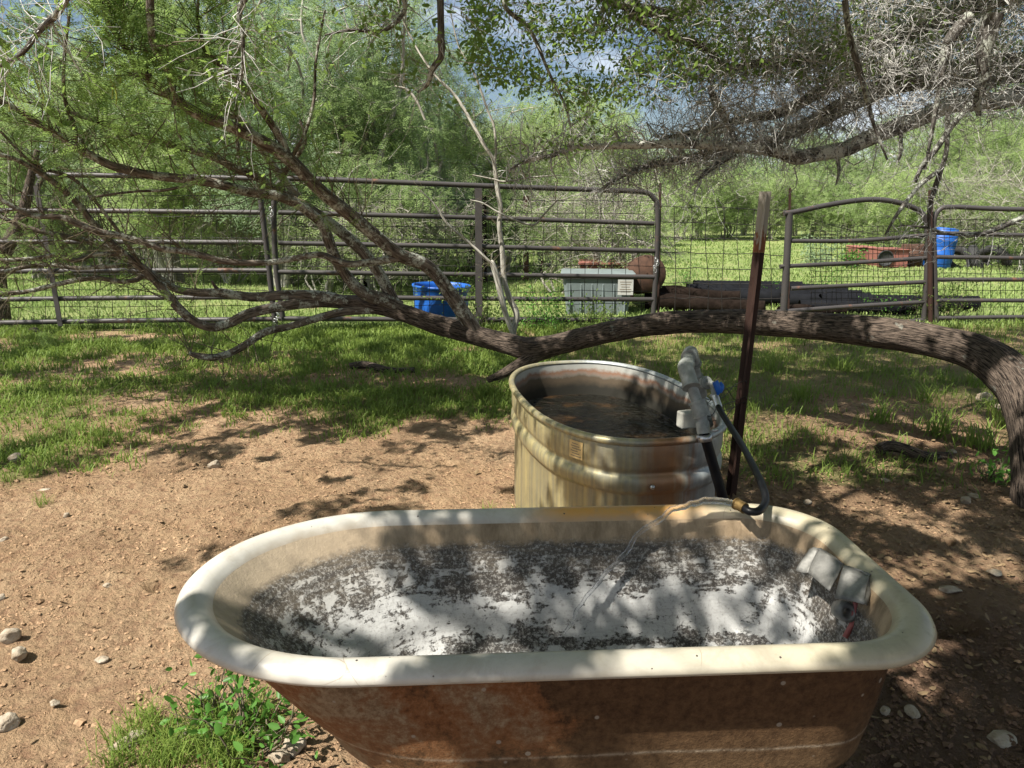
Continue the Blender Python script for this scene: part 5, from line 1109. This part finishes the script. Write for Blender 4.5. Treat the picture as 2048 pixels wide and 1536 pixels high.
# ------------------------------------------------------------ slender pale tree in front of the gate
pt = empty('slender_tree', at(1023, 668, 7.5), label='slender pale barked forked tree growing against the front of the middle gate', cat='tree'); PB = []
pl = pt.location.copy()
def Pb(pts, name='branch'):
    P_, r_ = pxpath([(u, v, Y_, r * 1.0) for u, v, Y_, r in pts], 6); g = G(); g.tube(P_ - np.array(pl), r_, 10, lump=.12, lscale=5, seed=int(pts[0][0])); g.obj(name, MAT['bark_pale'], pt, tcoord=True); PB.append(P_)
Pb([(1024, 685, 7.5, .032), (1028, 655, 7.5, .034), (1033, 628, 7.5, .034), (1019, 596, 7.5, .032), (1009, 560, 7.5, .03), (1005, 504, 7.5, .028), (999, 453, 7.5, .026), (1001, 418, 7.5, .026), (995, 377, 7.5, .025), (991, 345, 7.5, .023), (986, 318, 7.5, .020), (968, 290, 7.5, .019), (940, 239, 7.55, .017), (910, 191, 7.6, .015), (870, 150, 7.6, .013), (830, 90, 7.7, .01), (800, 20, 7.7, .007), (790, -60, 7.8, .005)], 'trunk')
Pb([(1026, 668, 7.45, .028), (1012, 630, 7.42, .03), (1004, 600, 7.4, .033), (995, 560, 7.4, .033), (985, 528, 7.4, .028), (982, 524, 7.4, .02)], 'broken_stem')
Pb([(988, 532, 7.4, .015), (960, 505, 7.4, .014), (940, 487, 7.4, .013), (896, 449, 7.4, .012), (870, 410, 7.4, .010), (840, 380, 7.4, .006)])
Pb([(989, 325, 7.5, .014), (992, 300, 7.5, .014), (988, 253, 7.5, .013), (975, 219, 7.5, .012), (958, 171, 7.5, .011), (940, 130, 7.5, .010), (917, 92, 7.5, .008), (900, 20, 7.5, .006)])
Pb([(940, 400, 7.3, .006), (965, 406, 7.3, .008), (992, 422, 7.3, .009), (1030, 440, 7.25, .010), (1067, 450, 7.2, .011), (1085, 432, 7.2, .010), (1101, 415, 7.2, .008), (1125, 390, 7.2, .005)])
Pb([(945, 350, 7.3, .006), (985, 358, 7.3, .008), (1010, 363, 7.3, .009), (1060, 355, 7.3, .008), (1120, 350, 7.3, .005)])
Pb([(1012, 362, 7.3, .008), (1024, 335, 7.2, .010), (1050, 325, 7.1, .011), (1090, 315, 7.0, .012), (1150, 300, 7.0, .012), (1200, 290, 7.0, .008)])
Pb([(850, 240, 7.6, .013), (835, 205, 7.6, .014), (815, 180, 7.6, .013), (790, 172, 7.6, .006)])
g = G(); P1, T1_ = along(PB, 260, .3, 1.); pts = twigs(g, P1 - np.array(pl), sideways(T1_, .2), rng.uniform(.1, .45, len(P1)), .0028, 4, .35, 0); g.obj('twigs', MAT['twig_green'], pt)

# ------------------------------------------------------------ background mesquites
def mesq_proto(seed, H, spread, nst, nsp, leaf, name, label, group, barkm='bark_pale', low=.25, ll=.075, wd=.017, k=5):
    rs = np.random.default_rng(seed); e = empty(name, (0, 0, 0), label=label, cat='tree', group=group); gt = G(); tips = []
    for s_ in range(nst):
        a = rs.uniform(0, 6.28); lean = rs.uniform(.15, .5) * spread; h = H * rs.uniform(.75, 1.)
        pts = [np.array([.12 * math.cos(a), .12 * math.sin(a), -.1])]
        for i in range(1, 7):
            t = i / 6; pts.append(np.array([lean * t ** 1.3 * math.cos(a + .4 * math.sin(i + s_)) + rs.normal() * .12, lean * t ** 1.3 * math.sin(a + .4 * math.sin(i + s_)) + rs.normal() * .12, h * t * .85]))
        C = crom(pts, 4); gt.tube(C, np.linspace(.065, .012, len(C)) * H / 6, 7)
        for b in range(9):
            f = rs.uniform(.22, 1); i = int(f * (len(C) - 1)); q = C[i]; a2 = rs.uniform(0, 6.28); L = rs.uniform(.35, 1) * spread * .55
            d = np.array([math.cos(a2), math.sin(a2), rs.uniform(-.1, .9)]); d /= np.linalg.norm(d); bp = [q]
            for _ in range(4): d = d + rs.normal(size=3) * .3; d /= np.linalg.norm(d); bp.append(bp[-1] + d * L / 4)
            BC = crom(bp, 3); gt.tube(BC, np.linspace(.022, .005, len(BC)) * H / 6, 5); tips.append(BC[3:])
    T = np.concatenate(tips); T = T[T[:, 2] > H * low * .6]
    gt.obj('trunk', MAT[barkm], e, tcoord=True)
    n = nsp; c = T[rs.integers(0, len(T), n)]; ctr = T[rs.integers(0, len(T), 90)]
    cc = ctr[rs.integers(0, 90, n * 3 // 4)] + rs.normal(size=(n * 3 // 4, 3)) * np.array([.26, .26, .15]); c[:n * 3 // 4] = cc
    c = c + rs.normal(size=c.shape) * .13; c[:, 2] = np.maximum(c[:, 2], .15)
    A_ = unit(rs.normal(size=(n, 3)) * np.array([1, 1, .5]) + np.array([0, 0, -.35])); S_ = unit(np.cross(A_, np.array([0, 0, 1.]) + rs.normal(size=(n, 3)) * .5))
    gl = G(); pinnate(gl, c, A_, S_, rs.uniform(.12, .24, n), k, ll, wd); gl.obj('crown', MAT[leaf], e)
    gw = G(); m_ = 800; twigs(gw, T[rs.integers(0, len(T), m_)], unit(rs.normal(size=(m_, 3))), rs.uniform(.15, .7, m_), .005, 4, .4, 0); gw.obj('twigs', MAT['scrub_twig'], e)
    return e
LG = 'low dense green bush at the far edge of the field'
LB = 'feathery pale green mesquite in the thicket beyond the pipe fence'; GB = 'mesquites in the thicket beyond the fence'
LS = 'low twiggy scrub bush with thin grey stems beyond the fence'; GS = 'scrub bushes beyond the fence'
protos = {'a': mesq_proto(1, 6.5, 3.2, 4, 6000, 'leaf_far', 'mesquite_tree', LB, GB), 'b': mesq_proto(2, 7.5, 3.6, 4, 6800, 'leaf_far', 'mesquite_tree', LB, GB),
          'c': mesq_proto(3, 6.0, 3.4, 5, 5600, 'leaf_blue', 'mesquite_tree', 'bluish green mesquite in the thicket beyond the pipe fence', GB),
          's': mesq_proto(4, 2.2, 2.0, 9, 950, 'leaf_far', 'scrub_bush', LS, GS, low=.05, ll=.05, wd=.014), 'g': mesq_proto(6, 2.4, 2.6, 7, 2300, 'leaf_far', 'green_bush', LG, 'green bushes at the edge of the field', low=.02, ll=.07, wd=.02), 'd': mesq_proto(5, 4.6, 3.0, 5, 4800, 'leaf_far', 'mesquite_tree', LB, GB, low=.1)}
used = set()
def kids(o): return [c for c in col.objects if c.parent == o]
KIDS = {k: kids(p) for k, p in protos.items()}
def plant(k, x, y, s=1., rz=None, label=None, group=None):
    src = protos[k]
    if k not in used: used.add(k); e = src
    else:
        e = src.copy(); col.objects.link(e)
        for c in KIDS[k]: d = c.copy(); col.objects.link(d); d.parent = e
    e.location = (x, y, 0); e.scale = (s, s, s); e.rotation_euler = (0, 0, random.uniform(0, 6.28) if rz is None else rz)
    if label: e['label'] = label
    return e
def X(u, Y): return at(u, 450, Y).x
rs = random.Random(3)
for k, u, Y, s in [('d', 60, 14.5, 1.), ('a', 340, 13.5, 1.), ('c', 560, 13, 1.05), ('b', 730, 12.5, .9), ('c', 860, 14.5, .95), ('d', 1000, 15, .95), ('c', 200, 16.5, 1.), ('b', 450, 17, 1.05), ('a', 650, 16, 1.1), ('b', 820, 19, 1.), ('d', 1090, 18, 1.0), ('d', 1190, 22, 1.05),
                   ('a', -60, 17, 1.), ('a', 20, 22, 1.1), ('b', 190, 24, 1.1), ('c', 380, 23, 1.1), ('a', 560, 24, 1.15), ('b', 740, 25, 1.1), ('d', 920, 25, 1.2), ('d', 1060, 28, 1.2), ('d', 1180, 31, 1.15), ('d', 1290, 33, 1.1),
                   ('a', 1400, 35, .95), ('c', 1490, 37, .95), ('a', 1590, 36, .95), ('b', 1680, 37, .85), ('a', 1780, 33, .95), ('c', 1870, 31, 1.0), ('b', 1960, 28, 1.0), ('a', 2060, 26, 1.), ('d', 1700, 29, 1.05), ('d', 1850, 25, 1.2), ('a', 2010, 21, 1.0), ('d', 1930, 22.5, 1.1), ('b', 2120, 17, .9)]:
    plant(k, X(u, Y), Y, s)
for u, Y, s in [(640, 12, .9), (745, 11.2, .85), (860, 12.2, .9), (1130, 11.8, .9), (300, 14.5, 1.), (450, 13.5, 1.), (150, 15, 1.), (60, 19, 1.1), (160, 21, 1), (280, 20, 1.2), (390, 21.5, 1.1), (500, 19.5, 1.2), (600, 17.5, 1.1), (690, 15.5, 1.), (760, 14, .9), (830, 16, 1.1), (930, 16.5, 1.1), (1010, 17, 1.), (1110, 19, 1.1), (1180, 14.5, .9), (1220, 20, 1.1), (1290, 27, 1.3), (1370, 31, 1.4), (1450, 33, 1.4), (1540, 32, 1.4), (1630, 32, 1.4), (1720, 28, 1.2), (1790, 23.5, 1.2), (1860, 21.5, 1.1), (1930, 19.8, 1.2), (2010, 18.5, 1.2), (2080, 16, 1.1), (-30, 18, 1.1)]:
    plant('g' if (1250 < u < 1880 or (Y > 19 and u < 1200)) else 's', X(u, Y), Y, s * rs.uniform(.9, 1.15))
# scrub right against the fence
plant('s', X(1225, 10.9), 10.9, 1.0, 1.2, label='tangled twiggy bush growing through the right half of the middle gate')
def leafbush(x, y, h, r, n, label, name='shrub', mat='leaf_oak', ls=.035, z0=0):
    e = empty(name, (x, y, z0), label=label, cat='bush'); g = G(); m = 26
    P_ = np.zeros((m, 3)) + rng.normal(size=(m, 3)) * np.array([r * .25, r * .2, 0]); D = unit(rng.normal(size=(m, 3)) * np.array([r, r * .7, 0]) + np.array([0, 0, h * 1.6])); pts = twigs(g, P_, D, h * rng.uniform(.6, 1.15, m), .004, 6, .22, 0); g.obj('stems', MAT['twig_green'], e)
    q = np.concatenate(pts[1:]); c = q[rng.integers(0, len(q), n)] + rng.normal(size=(n, 3)) * .035; D = unit(rdir(n) + np.array([0, 0, .3])); S = unit(np.cross(D, rdir(n))); L = rng.uniform(.6, 1.2, n) * ls
    g = G(); ovals(g, c, D, S, L, L * .5); g.obj('leaves', MAT[mat], e); return e
leafbush(X(955, 8.3), 8.35, .75, .4, 900, 'dark leafy shrub at the foot of the gate upright')
leafbush(X(1090, 8.2), 8.3, .55, .5, 900, 'bright leafy shrub between the pale tree and the grey bin', mat='leaf_weed')
leafbush(X(1195, 8.35), 8.45, .38, .3, 500, 'low leafy shrub in front of the grey bin')
leafbush(X(1885, 8.8), 8.9, .55, .25, 420, 'dark leafy shrub just right of the gate post')
leafbush(X(1935, 8.8), 8.9, .5, .22, 380, 'second dark leafy shrub further right of the gate post')
leafbush(X(1378, 13.2), 13.2, .35, .25, 300, 'small green bush at the left end of the black pipes', mat='leaf_weed')
leafbush(X(1665, 11.2), 11.2, .4, .6, 500, 'green weeds growing over the front black pipes', mat='leaf_weed')
leafbush(X(1712, 16.9), 16.9, .5, .35, 500, 'leafy bush hiding part of the far red box', mat='leaf_weed', ls=.06)
leafbush(X(1560, 11.0), 10.9, .3, .5, 420, 'low weeds growing among the black pipes', mat='leaf_weed')
leafbush(X(1790, 9.6), 9.5, .3, .5, 420, 'low weeds in front of the black pipe by the arched gate', mat='leaf_weed')
leafbush(X(1650, 17), 17, .8, .7, 900, 'grey green bush left of the far red boxes', mat='leaf_blue', ls=.06)
# leafy weed by the tub
p = atz(500, 1500); leafbush(p.x, p.y, .24, .22, 330, 'leafy green weed sprawling against the lower left of the bathtub', 'weed', 'leaf_weed', .032)
p = atz(430, 1440); leafbush(p.x, p.y, .17, .07, 60, 'small bright weed sprig left of the bathtub weed', 'weed', 'leaf_weed', .03)
p = atz(1985, 960); leafbush(p.x, p.y, .12, .14, 90, 'low broad leafed weed beside the trunk base', 'weed', 'leaf_weed', .04)
g = G()
for k in range(7):
    a = rng.uniform(0, 6.28); p0 = tubw(.33, -.40, .12); c = crom([p0, p0 + Vector((.02 * math.cos(a), -.01, .07)), p0 + Vector((.07 * math.cos(a), -.03, .10 + .02 * math.sin(a)))], 5); g.tube(c, np.linspace(.0022, .0004, len(c)), 4)
tag(g.obj('grass_tuft', MAT['grass']), 'small grass tuft poking up in front of the bathtub near its right end', 'grass')
# dark leaning snag at far left
e = empty('dark_snag', (0, 0, 0), label='dark crooked tree stem behind the left panel at the left edge', cat='tree')
P_, r_ = pxpath([(-10, 560, 8.8, .10), (10, 500, 8.8, .085), (35, 455, 8.8, .075), (50, 410, 8.8, .06), (60, 360, 8.8, .045), (75, 300, 8.8, .03)], 6); P_[0, 2] = .0; g = G(); g.tube(P_, r_, 12, lump=.2); g.obj('trunk', MAT['bark'], e, tcoord=True)
# far wood closing the view
g = G(); n = 15000; xx = rng.uniform(-48, 52, n); yy = 42 + 8 * rng.random(n); top = 3.4 + 2.6 * fbm(xx * .12, xx * 0, 97, 4); zz = top * rng.random(n) ** .8
A_ = rdir(n); pinnate(g, np.stack([xx, yy, zz], 1), A_, unit(np.cross(A_, rdir(n))), rng.uniform(.4, .8, n), 4, .26, .09)
tag(g.obj('far_wood', MAT['leaf_far']), 'far line of low woodland closing off the fields', 'woodland', kind='stuff')
